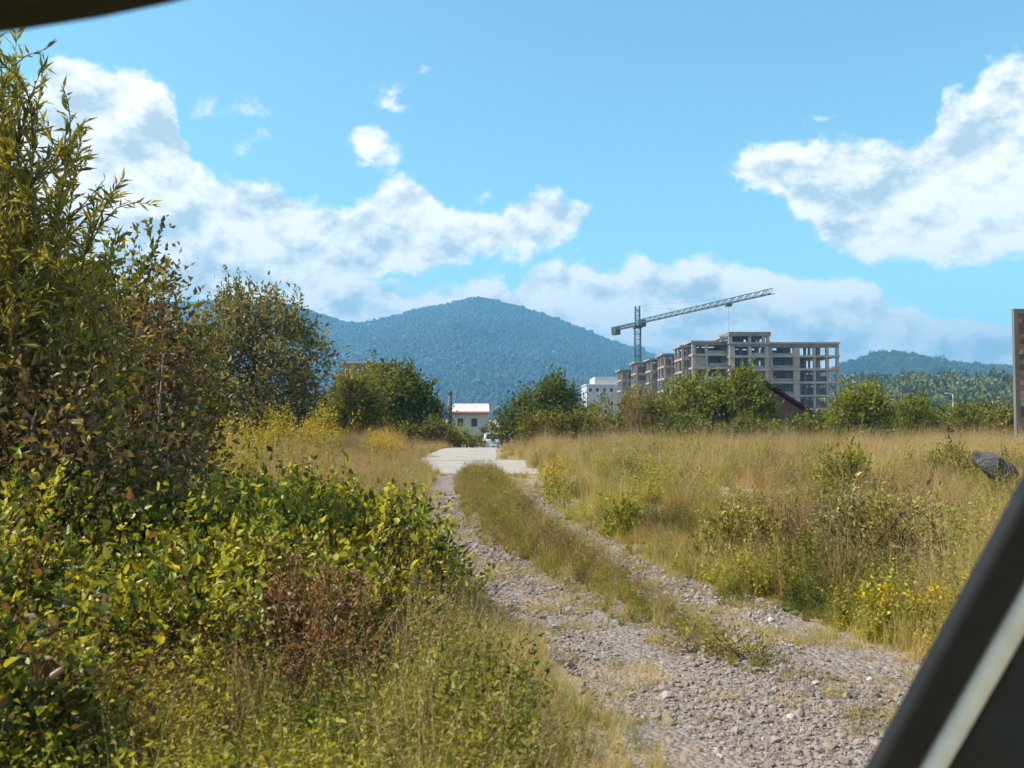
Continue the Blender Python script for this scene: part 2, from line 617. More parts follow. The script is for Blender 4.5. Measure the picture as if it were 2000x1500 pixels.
# pale concrete pad of the crossing lane and the lane that goes on to the parked car
strip('concrete_road', 23.0, 30.5, lambda y: -4.2 + 0.05 * (y - 23), lambda y: 0.6 + 0.05 * (y - 23), 0.012, CONC_ROAD, jit=0.25)
strip('lane', 30.0, 100.0, lambda y: -3.2 - 0.012 * (y - 30), lambda y: -0.55 - 0.012 * (y - 30), 0.020, CONC_ROAD, step=1.0, nx=4, jit=0.15)

# ------------------------------------------------------------------ scatter (uncountable ground cover)
PROTO = {}


def proto_collection(key, objs):
    c = bpy.data.collections.new('source_' + key)
    for o in objs:
        c.objects.link(o)
    PROTO[key] = c
    return c


def proto_obj(name, V, F, mats, midx=None, tint=None, sm=False):
    me = raw_mesh(name, V, F, midx, tint, sm)
    for m in mats:
        me.materials.append(m)
    return bpy.data.objects.new(name, me)


_GN = {}


def scatter_tree(coll):
    if coll.name in _GN:
        return _GN[coll.name]
    g = bpy.data.node_groups.new('scatter_' + coll.name, 'GeometryNodeTree')
    g.interface.new_socket('Geometry', in_out='INPUT', socket_type='NodeSocketGeometry')
    g.interface.new_socket('Geometry', in_out='OUTPUT', socket_type='NodeSocketGeometry')
    gi, go = g.nodes.new('NodeGroupInput'), g.nodes.new('NodeGroupOutput')
    ci = g.nodes.new('GeometryNodeCollectionInfo')
    ci.inputs['Collection'].default_value = coll
    ci.inputs['Separate Children'].default_value = True
    ci.inputs['Reset Children'].default_value = True
    ip = g.nodes.new('GeometryNodeInstanceOnPoints')

    def na(nm, ty):
        n = g.nodes.new('GeometryNodeInputNamedAttribute')
        n.data_type = ty
        n.inputs['Name'].default_value = nm
        return [s for s in n.outputs if s.enabled and s.name == 'Attribute'][0]
    L = g.links
    L.new(gi.outputs[0], ip.inputs['Points'])
    L.new(ci.outputs[0], ip.inputs['Instance'])
    ip.inputs['Pick Instance'].default_value = True
    L.new(na('idx', 'INT'), ip.inputs['Instance Index'])
    L.new(na('rot', 'FLOAT_VECTOR'), ip.inputs['Rotation'])
    L.new(na('scl', 'FLOAT_VECTOR'), ip.inputs['Scale'])
    L.new(ip.outputs[0], go.inputs[0])
    _GN[coll.name] = g
    return g


def scatter(name, label, key, P, rot, scl, idx, tint):
    me = bpy.data.meshes.new(name)
    n = len(P)
    me.vertices.add(n)
    me.vertices.foreach_set('co', np.asarray(P, np.float32).ravel())
    for nm, ty, v in (('rot', 'FLOAT_VECTOR', rot), ('scl', 'FLOAT_VECTOR', scl)):
        a = me.attributes.new(nm, ty, 'POINT')
        a.data.foreach_set('vector', np.asarray(v, np.float32).ravel())
    a = me.attributes.new('idx', 'INT', 'POINT')
    a.data.foreach_set('value', np.asarray(idx, np.int32))
    a = me.attributes.new('tint', 'FLOAT', 'POINT')
    a.data.foreach_set('value', np.asarray(tint, np.float32))
    o = bpy.data.objects.new(name, me)
    C.objects.link(o)
    md = o.modifiers.new('scatter', 'NODES')
    md.node_group = scatter_tree(PROTO[key])
    kind(o, 'stuff', label)
    return o


def blades(n, h, rad, w, lean, rng, hv=0.35, seg=3):
    """bent tapering blades; returns V, quad faces"""
    a = rng.uniform(0, 2 * np.pi, n)
    r = rad * np.sqrt(rng.random(n))
    b = np.stack([r * np.cos(a), r * np.sin(a), np.zeros(n)], 1)
    H = h * (1 + hv * rng.normal(size=n)).clip(0.35, 1.8)
    la = rng.uniform(0, 2 * np.pi, n)
    ln = np.abs(rng.normal(size=n)) * lean
    dirv = np.stack([np.cos(la), np.sin(la), np.zeros(n)], 1)
    fa = rng.uniform(0, 2 * np.pi, n)
    side = np.stack([np.cos(fa), np.sin(fa), np.zeros(n)], 1)
    V = []
    for s in range(seg + 1):
        t = s / seg
        c = b + np.array([0, 0, 1.0]) * (H * (t - 0.25 * ln * t * t))[:, None] + dirv * (H * ln * t ** 1.8)[:, None]
        ww = w * (1 - 0.85 * t)
        V += [c - side * ww / 2, c + side * ww / 2]
    V = np.stack(V, 1)
    k = 2 * (seg + 1)
    i = np.arange(n)[:, None] * k
    F = np.concatenate([i + np.array([2 * s, 2 * s + 1, 2 * s + 3, 2 * s + 2]) for s in range(seg)])
    tips = (V[:, -1] + V[:, -2]) / 2
    mids = (V[:, k - 4] + V[:, k - 3]) / 2
    return V.reshape(-1, 3), F, tips, mids


def merge(parts):
    """parts: (V, F(tri/quad), mat) -> V, list of faces, midx"""
    VV, q, t, mq, mt, o = [], [], [], [], [], 0
    for V, F, m in parts:
        VV.append(V)
        F = np.asarray(F) + o
        if F.shape[1] == 4:
            q.append(F)
            mq += [m] * len(F)
        else:
            t.append(F)
            mt += [m] * len(F)
        o += len(V)
    fs = []
    if q:
        fs.append(np.concatenate(q))
    if t:
        fs.append(np.concatenate(t))
    return np.concatenate(VV), fs, mq + mt


STRAW = leaf_mat('straw', [(0.26, 0.165, 0.06), (0.46, 0.32, 0.12), (0.58, 0.42, 0.18), (0.46, 0.36, 0.11)], 0.3, True)
HEAD = leaf_mat('seed_head', [(0.26, 0.15, 0.085), (0.42, 0.26, 0.15), (0.52, 0.36, 0.22), (0.42, 0.30, 0.15)], 0.35, True)
GREEN = leaf_mat('green_blade', [(0.08, 0.09, 0.012), (0.21, 0.205, 0.022), (0.34, 0.30, 0.035), (0.42, 0.34, 0.06)], 0.4, True)
WEEDLEAF = leaf_mat('weed_leaf', [(0.05, 0.08, 0.012), (0.14, 0.16, 0.018), (0.27, 0.255, 0.025), (0.38, 0.31, 0.035)], 0.4, True)
RUSTY = leaf_mat('rusty_weed', [(0.11, 0.05, 0.028), (0.20, 0.09, 0.045), (0.28, 0.145, 0.07), (0.32, 0.20, 0.10)], 0.25, True)
GREYG = leaf_mat('grey_green_blade', [(0.09, 0.12, 0.08), (0.14, 0.17, 0.10), (0.18, 0.20, 0.11), (0.20, 0.20, 0.10)], 0.35, True)


def make_protos():
    g = np.random.default_rng(5)
    O = []

    def add(tag_, parts, mats):
        V, F, mi = merge(parts)
        O.append(proto_obj('p%02d_%s' % (len(O), tag_), V, F, mats, mi))
    # 0,1 tall straw grass with feathery heads
    for k in range(2):
        V, F, tp, md = blades(30, 0.58, 0.17, 0.011, 0.5, g)
        V2, F2, tp2, md2 = blades(14, 0.82, 0.15, 0.005, 0.32, g)
        P = np.repeat(tp2, 7, 0) - np.repeat(tp2 - md2, 7, 0) * np.tile(np.linspace(0, 0.55, 7), 14)[:, None]
        Vl, Fl = leaves(P, np.repeat(norm(tp2 - md2), 7, 0) + g.normal(size=(98, 3)) * 0.45, g.uniform(.018, .036, 98), g.uniform(.005, .009, 98), g)
        add('straw', [(V, F, 0), (V2, F2, 0), (Vl, Fl, 1)], [STRAW, HEAD])
    # 2,3 green blades
    for k in range(2):
        V, F, tp, md = blades(44, 0.42, 0.17, 0.012, 0.6, g)
        V2, F2, tp, md = blades(14, 0.5, 0.17, 0.005, 0.4, g)
        add('green', [(V, F, 0), (V2, F2, 1)], [GREEN, STRAW])
    # 4,5 leafy weed
    for k in range(2):
        V, F, tp, md = blades(11, 0.62, 0.15, 0.006, 0.25, g, seg=3)
        n = 13
        tt = np.tile(np.linspace(0.12, 1.0, n), 11)
        B = V.reshape(11, 8, 3)
        cen = (B[:, 0::2] + B[:, 1::2]) / 2
        f = tt * 3
        i0 = np.clip(f.astype(int), 0, 2)
        st = np.repeat(np.arange(11), n)
        P = cen[st, i0] * (1 - (f - i0))[:, None] + cen[st, i0 + 1] * (f - i0)[:, None]
        a = g.uniform(0, 2 * np.pi, len(P))
        D = np.stack([np.cos(a), np.sin(a), g.uniform(-.1, .7, len(P))], 1)
        Lf = g.uniform(.05, .115, len(P)) * (1.15 - 0.5 * tt)
        Vl, Fl = leaves(P, D, Lf, Lf * 0.5, g)
        add('weed', [(V, F, 1), (Vl, Fl, 0)], [WEEDLEAF, GREEN])
    # 6,7 rusty dead weed
    for k in range(2):
        V, F, tp, md = blades(16, 0.62, 0.15, 0.005, 0.3, g)
        V2, F2, tp2, md2 = blades(26, 0.35, 0.16, 0.005, 0.6, g)
        P = np.repeat(tp, 14, 0) + g.normal(size=(16 * 14, 3)) * np.array([.045, .045, .07]) - np.array([0, 0, .06])
        Vl, Fl = leaves(P, g.normal(size=P.shape), g.uniform(.012, .03, len(P)), g.uniform(.008, .015, len(P)), g)
        add('rusty', [(V, F, 0), (V2, F2, 1), (Vl, Fl, 0)], [RUSTY, STRAW])
    # 8 short thatch
    V, F, tp, md = blades(80, 0.15, 0.17, 0.006, 0.8, g)
    add('short_straw', [(V, F, 0)], [STRAW])
    # 9 short green
    V, F, tp, md = blades(80, 0.13, 0.17, 0.007, 0.7, g)
    add('short_green', [(V, F, 0)], [GREEN])
    # 10 grey green fine
    V, F, tp, md = blades(80, 0.36, 0.17, 0.006, 0.45, g)
    add('grey_green', [(V, F, 0)], [GREYG])
    proto_collection('meadow', O)


make_protos()
# species: index pools
SP = {'straw': (0, 1), 'green': (2, 3), 'weed': (4, 5), 'rusty': (6, 7), 'sstraw': (8,), 'sgreen': (9,), 'grey': (10,)}


def cover(name, label, P, species, scale, seed, tilt=0.12, tintbias=None):
    g = np.random.default_rng(seed)
    n = len(P)
    idx = np.array([SP[s][g.integers(len(SP[s]))] for s in species])
    rot = np.stack([g.normal(size=n) * tilt, g.normal(size=n) * tilt, g.uniform(0, 6.283, n)], 1)
    sc = np.asarray(scale)[:, None] * np.stack([g.uniform(.85, 1.2, n), g.uniform(.85, 1.2, n), g.uniform(.75, 1.25, n)], 1)
    t = np.clip(g.normal(0.5, 0.2, n) + (0 if tintbias is None else tintbias), 0, 1)
    Pz = np.column_stack([P, gz(P[:, 0], P[:, 1]) - 0.01])
    return scatter(name, label, 'meadow', Pz, rot, sc, idx, t)


def pts(x0, x1, y0, y1, n, seed, keep):
    g = np.random.default_rng(seed)
    x = g.uniform(x0, x1, n)
    y = g.uniform(y0, y1, n)
    k = keep(x, y)
    return np.stack([x[k], y[k]], 1)


def pick(seed, *ws):
    """ws: (name, weight array)"""
    g = np.random.default_rng(seed)
    A = np.stack([np.maximum(w, 0) + 1e-6 for _, w in ws], 1)
    A = np.cumsum(A, 1) / A.sum(1, keepdims=True)
    r = g.random(len(A))[:, None]
    k = (r > A).sum(1).clip(0, len(ws) - 1)
    nm = np.array([w[0] for w in ws])
    return nm[k]


def meadow():
    # right-hand field
    def keep(x, y):
        r1 = trk(y)[3]
        edge = r1 - 0.15 + (fbm(y * 1.3, x * 0) - .5) * 0.5
        edge = np.where((y > 22.5), np.maximum(edge, 0.55), edge)
        edge = np.where(y > 30.3, -.40 - .012 * (y - 30), edge)
        return (x > edge) & (x < 0.66 * y + 3.0)
    P = pts(-1.2, 33, 4.2, 52, 46000, 21, keep)
    near = P[:, 1] < 13
    P2 = pts(0.5, 11, 4.2, 13, 16000, 22, keep)
    P = np.concatenate([P, P2])
    x, y = P.T
    a, b, c = fbm(x * 1.0, y * .7), fbm(x * .8 + 30, y * .55 + 8), fbm(x * 1.2 + 70, y * .8 + 3)
    edge = np.exp(-np.maximum(x - trk(y)[3], 0) / 0.5)
    far = sstep(16, 32, y)
    sp = pick(1, ('straw', 1.0 + 5 * (a - .5) + 1.4 * far), ('green', 0.5 + 6 * (b - .5) - .3 * far), ('weed', 0.75 + 7.0 * (c - .5) - .3 * far),
              ('rusty', 0.35 + 4 * (.47 - b)), ('sstraw', 1.6 * edge), ('sgreen', 0.7 * edge))
    s = (0.46 + 1.5 * (fbm(x * 1.5 + 15, y * 1.2) - .5) + 0.05 * far).clip(.15, 1) * (1 - 0.5 * edge)
    cover('field_grass', 'tall dry grass and weeds across the field right of the track', P, sp, s, 31, tilt=.22, tintbias=(fbm(x * 1.4 + 44, y * 1.0) - .5) * 2.2 + .05)

    # taller pink-tan plumes along the far right rim of the field
    P = pts(9, 24, 25, 37, 2600, 29, lambda x, y: (x > .38 * y) & (x < .66 * y) & (fbm(x * .8 + 90, y * .3) > .45))
    cover('field_plumes', 'taller pinkish plume grass along the far right rim of the field', P, np.array(['straw'] * len(P)), .72 + .5 * (fbm(P[:, 0] * 2, P[:, 1]) - .5), 38, tintbias=.12)

    # grass strip between the ruts
    def keep2(x, y):
        l0, l1, r0, r1 = trk(y)
        m = (fbm(x * 3, y * 2) - .5) * 0.25
        return (x > l1 - 0.05 + m) & (x < r0 + 0.05 + m) & (r0 - l1 > 0.10)
    P = pts(-2, 2.6, 5.0, 23.5, 12000, 23, keep2)
    x, y = P.T
    l0, l1, r0, r1 = trk(y)
    wdt = np.clip(np.minimum(x - l1, r0 - x) / 0.35, 0.05, 1)
    a = fbm(x * 1.1, y * .7)
    sp = pick(2, ('straw', 0.15 + 0 * x), ('green', 0.7 + 3 * (a - .5)), ('rusty', .75 + 4 * (.5 - a)), ('weed', 0.6 + 0 * x), ('sstraw', 1.4 * (1 - wdt)), ('sgreen', .8 * (1 - wdt)))
    cover('verge_grass', 'rusty and green grass strip between the two gravel ruts', P, sp, (0.14 + 0.22 * wdt + .05 * sstep(8, 16, y)) * (.55 + .9 * fbm(x * 2.2 + 3, y * 1.6)), 32, tilt=.35)

    # sparse tufts on the gravel itself
    def keep3(x, y):
        l0, l1, r0, r1 = trk(y)
        return (x > l0) & (x < r1) & ((fbm(x * 1.6 + 9, y * 1.2) > 0.55) | ((x > r0 - .1) & (fbm(x * 2 + 29, y * 1.1) > 0.42)))
    P = pts(-2, 3.5, 2.5, 23, 6500, 24, keep3)
    gq = np.random.default_rng(66)
    P = np.concatenate([P, np.array([2.05, 5.95]) + gq.normal(size=(60, 2)) * np.array([.30, .14])])
    sp = pick(3, ('sstraw', 1.0 + 0 * P[:, 0]), ('sgreen', .7 + 0 * P[:, 0]))
    cover('track_tufts', 'short dry tufts growing through the gravel of the track', P, sp, 0.22 + 0.3 * np.random.default_rng(4).random(len(P)), 33)

    # left verge next to the gravel: blond, short to medium
    def keep4(x, y):
        l0 = trk(y)[0]
        return (x < l0 - 0.06 + (fbm(y * 1.7, x * 0 + 4) - .5) * .5) & (x > l0 - 1.0)
    P = pts(-4, 1.3, 1.2, 23.5, 16000, 25, keep4)
    x, y = P.T
    e = np.clip((trk(y)[0] - x) / 1.0, 0, 1)
    a = fbm(x * 1.0 + 3, y * .8)
    sp = pick(4, ('straw', .5 + .4 * e + 1.5 * (a - .5) + 1.6 * (y < 5.6)), ('sstraw', 1.3 * (1 - e)), ('green', .8 + 3 * (a - .5)), ('sgreen', .9 * (1 - e)), ('grey', 0.5 * (y < 6)), ('weed', .4 * e), ('rusty', .25 * e))
    cover('left_verge_grass', 'blond and green grass along the left edge of the gravel', P, sp, (0.24 + 0.24 * e) * (1 + .5 * sstep(9, 14, y)), 34, tilt=.25, tintbias=.15 * (y < 6))

    # tall weeds in the lower left foreground
    def keep5(x, y):
        return (x < trk(y)[0] - 0.55) & (x > -0.72 * y - 1.2)
    P = pts(-6.5, 0.4, 1.7, 5.0, 6500, 26, keep5)
    x, y = P.T
    a, b = fbm(x * .9 + 11, y * .9), fbm(x * .8 + 50, y * .8)
    sp = pick(5, ('green', .9 + 5 * (a - .5)), ('weed', 1.5 + 6 * (b - .5)), ('rusty', .22 + 2.0 * (.46 - b) + 2.4 * np.exp(-((x + 1.35) ** 2 + (y - 4.3) ** 2) / .35)), ('straw', .2 + 0 * x), ('grey', .15 + .9 * np.exp(-((x + .75) ** 2 + (y - 3.6) ** 2) / .3)))
    cover('foreground_weeds', 'tall tangled weeds and grass in the lower left foreground', P, sp, 0.44 + 0.6 * (a - .5) - 0.15 * (1 - sstep(1.7, 2.6, y)), 35, tilt=.35, tintbias=(fbm(x * 1.3 + 5, y * 1.3) - .5) * 1.7 - .02)

    # dry stalks standing in and between the brambles
    def keep7(x, y):
        return (x < trk(y)[0] - 0.7) & (x > -0.6 * y) & (fbm(x * 1.1 + 2, y * 1.1 + 60) > .47)
    P = pts(-6, -.3, 4.6, 10.5, 1900, 28, keep7)
    x, y = P.T
    sp = pick(7, ('straw', .5 + 0 * x), ('rusty', .6 + 0 * x), ('weed', 1.6 + 0 * x))
    cover('bramble_stalks', 'dry stalks and weeds standing between the brambles', P, sp, 0.62 + 0.5 * (fbm(x, y) - .5), 37, tilt=.3)

    # tan meadow on the left behind the brambles
    def keep6(x, y):
        l0 = trk(y)[0]
        l0 = np.where(y > 22, -3.9, l0)
        l0 = np.where(y > 30.3, -2.9, l0)
        return (x < l0 - 0.5) & (x > -0.62 * y - 3)
    P = pts(-24, -1, 8.5, 50, 36000, 27, keep6)
    x, y = P.T
    a, b = fbm(x * .5 + 21, y * .35), fbm(x * .4 + 80, y * .3)
    sp = pick(6, ('straw', 1.3 + 2 * (a - .5)), ('rusty', .55 + 2 * (.5 - b)), ('green', .3 + 1.5 * (b - .5)), ('weed', .2 + 2 * (b - .55)))
    cover('left_meadow_grass', 'tall tan dry grass on the left between brambles and trees', P, sp, (0.70 + 0.7 * (fbm(x * .9, y * .7) - .5)) * (.65 + .35 * sstep(8.5, 13, y)) * (1 - .55 * sstep(14, 18, y) * sstep(-6.5, -4.0, x)), 36, tilt=.2)


meadow()


# ------------------------------------------------------------------ loose gravel
def pebbles():
    g = np.random.default_rng(8)
    m, T = mat_new('pebble')
    out = nd(T, 'ShaderNodeOutputMaterial')
    p = nd(T, 'ShaderNodeBsdfPrincipled')
    at = nd(T, 'ShaderNodeAttribute', attribute_name='tint', attribute_type='INSTANCER')
    c = ramp(T, at.outputs['Fac'], [(0.11, 0.08, 0.066), (0.215, 0.165, 0.135), (0.205, 0.145, 0.11), (0.25, 0.20, 0.17), (0.215, 0.17, 0.145), (0.42, 0.375, 0.335)])
    T.links.new(c, p.inputs['Base Color'])
    p.inputs['Roughness'].default_value = 0.85
    T.links.new(p.outputs[0], out.inputs[0])
    O = []
    for k in range(4):
        bm = bmesh.new()
        bmesh.ops.create_icosphere(bm, subdivisions=1, radius=1.0)
        for v in bm.verts:
            v.co *= g.uniform(.7, 1.25)
            v.co.z *= 0.62
        me = bpy.data.meshes.new('pebble')
        bm.to_mesh(me)
        bm.free()
        me.materials.append(m)
        O.append(bpy.data.objects.new('q%d_pebble' % k, me))
    proto_collection('gravel', O)

    def keep(x, y):
        l0, l1, r0, r1 = trk(y)
        j = (fbm(x * 2, y * 2) - .5) * .3
        rut = ((x > l0 - .05 + j) & (x < l1 + .12 + j)) | ((x > r0 - .12 + j) & (x < r1 + .05 + j))
        return rut & (g.random(len(x)) < np.clip(1.15 - (y - 3) / 14, .3, 1)) & (fbm(x * 1.4 + 6, y * 1.1) + g.random(len(x)) * .3 < .70)
    P = pts(-2, 4.2, 2.2, 17, 480000, 41, keep)
    n = len(P)
    s = np.clip(np.exp(g.normal(math.log(0.0052), 0.6, n)), .004, .03) * (1 + 0.05 * (P[:, 1] - 3).clip(0))
    scl = s[:, None] * g.uniform(.75, 1.3, (n, 3))
    rot = np.stack([g.normal(size=n) * .4, g.normal(size=n) * .4, g.uniform(0, 6.28, n)], 1)
    tb = (fbm(P[:, 0] * 1.2, P[:, 1]) - .5) * .5
    scatter('loose_gravel', 'loose grey and pinkish stones in the ruts of the track', 'gravel',
            np.column_stack([P, 0.006 + s * .25]), rot, scl, g.integers(0, 4, n), np.clip(g.beta(1.6, 2.2, n) + tb, 0, 1))


pebbles()


# ------------------------------------------------------------------ trees and bushes
def crown_points(ell, n, g, shell=0.55):
    vol = np.array([e[3] * e[4] * e[5] for e in ell])
    k = g.choice(len(ell), n, p=vol / vol.sum())
    E = np.array(ell)[k]
    d = norm(g.normal(size=(n, 3)))
    r = shell + (1 - shell) * g.random(n) ** 0.7
    r = np.where(g.random(n) < .25, r * g.random(n), r)
    return E[:, :3] + d * r[:, None] * E[:, 3:6], E[:, :3]


def curve_pts(a, b, g, k=5, sag=0.15):
    a, b = np.asarray(a, float), np.asarray(b, float)
    t = np.linspace(0, 1, k)[:, None]
    L = np.linalg.norm(b - a)
    w = g.normal(size=3) * L * sag
    return a + (b - a) * t + np.sin(np.pi * t) * w * 0.5 + np.array([0, 0, 1.0]) * (np.sin(np.pi * t) * L * 0.08)


def tree(name, label, cat, base, ell, tips, per, leaf, lw, mat, seed, trunk_r=0.12, spread=0.32, up=0.35, limbs=9, group=None, bark=None, tmean=.5, tvar=.2, sprigs=0, stems=1, crown_name='crown', trunk_name='trunk', ovate=False):
    """base world point; ell: ellipsoids relative to base (cx,cy,cz,rx,ry,rz)"""
    g = np.random.default_rng(seed)
    root = thing(name, label, cat, base, 0.0, group)
    T, Cn = crown_points(ell, tips, g)
    # uneven outline: clumps pushed in and out, some gaps
    w_ = np.array([fbm(t[0] * .9 / max(spread * 2.2, .2) + seed, (t[1] + t[2] * 1.3) * .9 / max(spread * 2.2, .2)) for t in T]) - .5
    T = Cn + (T - Cn) * (1 + 1.1 * w_)[:, None]
    kp = g.random(len(T)) < np.clip(1.1 + 3.0 * w_, .12, 1)
    T, Cn = T[kp], Cn[kp]
    zc = np.array([e[2] for e in ell])
    top = max(e[2] + e[5] for e in ell)
    low = min(e[2] - e[5] for e in ell)
    paths, rad = [], []
    cx, cy = np.mean([e[0] for e in ell]), np.mean([e[1] for e in ell])
    limb_pts = []
    for s in range(stems):
        b0 = np.array([g.normal() * .12 * (stems > 1), g.normal() * .12 * (stems > 1), -1.0]) * min(1.0, top / 1.5) * np.array([1, 1, .1])
        th = low + (top - low) * g.uniform(.45, .65)
        sz = .2 * min(1.0, top / 3)
        tp = np.array([cx * .6 + g.normal() * sz, cy * .6 + g.normal() * sz, max(th, .04)])
        tr = curve_pts(b0, tp, g, 7, .08)
        paths.append(tr)
        rad.append(trunk_r * np.linspace(1, .45, 7))
        limb_pts.append(tr[2:])
        for i in range(max(2, limbs // stems)):
            st = tr[g.integers(2, 7)]
            tg = T[g.integers(len(T))]
            lp = curve_pts(st, st + (tg - st) * .8, g, 5, .2)
            paths.append(lp)
            rad.append(trunk_r * .42 * np.linspace(1, .3, 5))
            limb_pts.append(lp[1:])
    LP = np.concatenate(limb_pts)
    for t in T[:min(len(T), 160)]:
        j = np.argmin(((LP - t) ** 2).sum(1))
        paths.append(curve_pts(LP[j], t, g, 3, .15))
        rad.append(np.array([.016, .011, .006]) * (trunk_r / .12) ** .5)
    V, F = tubes(paths, rad, 5)
    link(trunk_name, raw_mesh(trunk_name, V, F, smooth_sh=True), bark or BARK, root)
    # leaves round every tip
    n = len(T) * per
    P = np.repeat(T, per, 0) + g.normal(size=(n, 3)) * spread * np.repeat(g.uniform(.6, 1.3, len(T)), per)[:, None] * .6
    outw = norm(P - np.repeat(Cn, per, 0))
    D = outw * .7 + g.normal(size=(n, 3)) * .7 + np.array([0, 0, up])
    tint = np.clip(np.repeat(g.normal(tmean, tvar * .6, len(T)), per) + g.normal(0, tvar, n), 0, 1)
    if sprigs:
        SP_, SD, ST = [], [], []
        hi = T[np.argsort(-(T[:, 2] + g.normal(size=len(T)) * .5))][:sprigs]
        for h in hi:
            ln = g.uniform(.5, 1.25) * spread * 2.2
            dv = norm(np.array([g.normal() * .25, g.normal() * .25, 1.0]))
            k = int(ln / (leaf * .35)) + 3
            tt = np.linspace(0, 1, k)
            SP_.append(h + dv * ln * tt[:, None])
            SD.append(g.normal(size=(k, 3)) * .7 + dv * .8)
            ST.append(np.full(k, g.normal(tmean + .1, tvar)))
        P = np.concatenate([P] + SP_)
        D = np.concatenate([D] + SD)
        tint = np.clip(np.concatenate([tint] + ST), 0, 1)
    n = len(P)
    Ls = leaf * np.clip(np.exp(g.normal(-.05, .38, n)), .35, 1.8)
    k = P[:, 2] > 0.03
    P, D, Ls, tint = P[k], D[k], Ls[k], tint[k]
    V, F = leaves(P, D, Ls, Ls * lw, g, ovate=ovate)
    link(crown_name, raw_mesh(crown_name, V, F, tint=np.repeat(tint, 6 if ovate else 4)), mat, root)
    return root


LEAF_A = leaf_mat('olive_leaf', [(0.045, 0.055, 0.012), (0.115, 0.115, 0.018), (0.21, 0.19, 0.025), (0.33, 0.26, 0.035)], 0.38)
LEAF_B = leaf_mat('deep_green_leaf', [(0.022, 0.04, 0.010), (0.06, 0.085, 0.014), (0.13, 0.145, 0.018), (0.24, 0.24, 0.025)], 0.35)
LEAF_C = leaf_mat('yellow_green_leaf', [(0.06, 0.08, 0.010), (0.16, 0.175, 0.016), (0.27, 0.26, 0.02), (0.38, 0.33, 0.03)], 0.42)
LEAF_D = leaf_mat('grey_olive_leaf', [(0.07, 0.072, 0.03), (0.15, 0.14, 0.045), (0.25, 0.21, 0.07), (0.44, 0.36, 0.16)], 0.35)
LEAF_E = leaf_mat('brown_vine_leaf', [(0.09, 0.05, 0.035), (0.19, 0.115, 0.07), (0.24, 0.17, 0.05), (0.34, 0.28, 0.05)], 0.3)
LEAF_R = leaf_mat('rust_brown_leaf', [(0.12, 0.05, 0.025), (0.22, 0.10, 0.05), (0.30, 0.16, 0.07), (0.36, 0.24, 0.10)], 0.3)
LEAF_F = leaf_mat('bramble_leaf', [(0.16, 0.085, 0.03), (0.06, 0.08, 0.012), (0.17, 0.185, 0.02), (0.30, 0.285, 0.025), (0.48, 0.41, 0.05)], 0.42, rough=.42, spec=.35)
LEAF_W = leaf_mat('willow_leaf', [(0.09, 0.10, 0.035), (0.22, 0.215, 0.045), (0.34, 0.29, 0.05), (0.48, 0.34, 0.04)], 0.4)
YELLOW = leaf_mat('goldenrod_flower', [(0.38, 0.22, 0.01), (0.52, 0.34, 0.012), (0.62, 0.42, 0.015), (0.45, 0.36, 0.03)], 0.35)


def E3(cx, cy, cz, rx, ry, rz):
    return (cx, cy, cz, rx, ry, rz)


def willow(name, label, base, nsh, H, rad, seed):
    """upright shoots crowded with long narrow leaves"""
    g = np.random.default_rng(seed)
    root = thing(name, label, 'tree', base)
    paths, rads, LPs, LDs, LT = [], [], [], [], []
    for s in range(nsh):
        a = g.uniform(0, 6.283)
        r = rad * math.sqrt(g.random())
        h = H * (1.0 - 0.42 * (r / rad) ** 1.6) * g.uniform(.8, 1.02)
        b = np.array([math.cos(a) * r * .25, math.sin(a) * r * .25, -.05])
        t = np.array([math.cos(a) * r, math.sin(a) * r, h])
        p = curve_pts(b, t, g, 9, .07)
        paths.append(p)
        rads.append(0.015 * np.linspace(1, .12, 9) * g.uniform(.6, 1.2))
        segs = [(p, .25)]
        for q in range(g.integers(6, 11)):
            i = g.integers(1, 8)
            d = norm(np.array([g.normal(), g.normal(), g.uniform(.5, 1.8)]))
            sp = curve_pts(p[i], p[i] + d * g.uniform(.3, .8), g, 5, .12)
            paths.append(sp)
            rads.append(0.007 * np.linspace(1, .3, 5))
            segs.append((sp, .05))
        for p_, t0 in segs:
            L = np.linalg.norm(np.diff(p_, axis=0), axis=1).sum()
            k = int(L * (1 - t0) / 0.021)
            tt = np.linspace(t0, 1, max(k, 3))
            f = tt * (len(p_) - 1)
            i0 = np.clip(f.astype(int), 0, len(p_) - 2)
            P = p_[i0] * (1 - (f - i0))[:, None] + p_[i0 + 1] * (f - i0)[:, None]
            ax = norm(p_[i0 + 1] - p_[i0])
            D = ax * g.uniform(.5, 1.3, (len(P), 1)) + g.normal(size=P.shape) * .55
            LPs.append(P)
            LDs.append(D)
            LT.append(np.clip(g.normal(g.normal(.45, .12), .17, len(P)), 0, 1))
    V, F = tubes(paths, rads, 5)
    link('trunk', raw_mesh('trunk', V, F, smooth_sh=True), BARK, root)
    P, D, t = np.concatenate(LPs), np.concatenate(LDs), np.concatenate(LT)
    Ls = g.uniform(.045, .15, len(P))
    V, F = leaves(P, D, Ls, Ls * .2, g, .2, .12)
    link('crown', raw_mesh('crown', V, F, tint=np.repeat(t, 4)), LEAF_W, root)
    return root


willow('willow_tree', 'tall willow with long narrow leaves at the left edge', (-3.80, 6.6, 0), 62, 4.55, 0.80, 51)
willow('willow_sapling', 'shorter leaning willow sapling right of the tall willow', (-4.15, 7.6, 0), 26, 2.9, 0.6, 52)

g0 = lambda x, y: float(gz(x, y))


def at(px, d):
    x = X_at(px, d)
    return (x, d, g0(x, d))


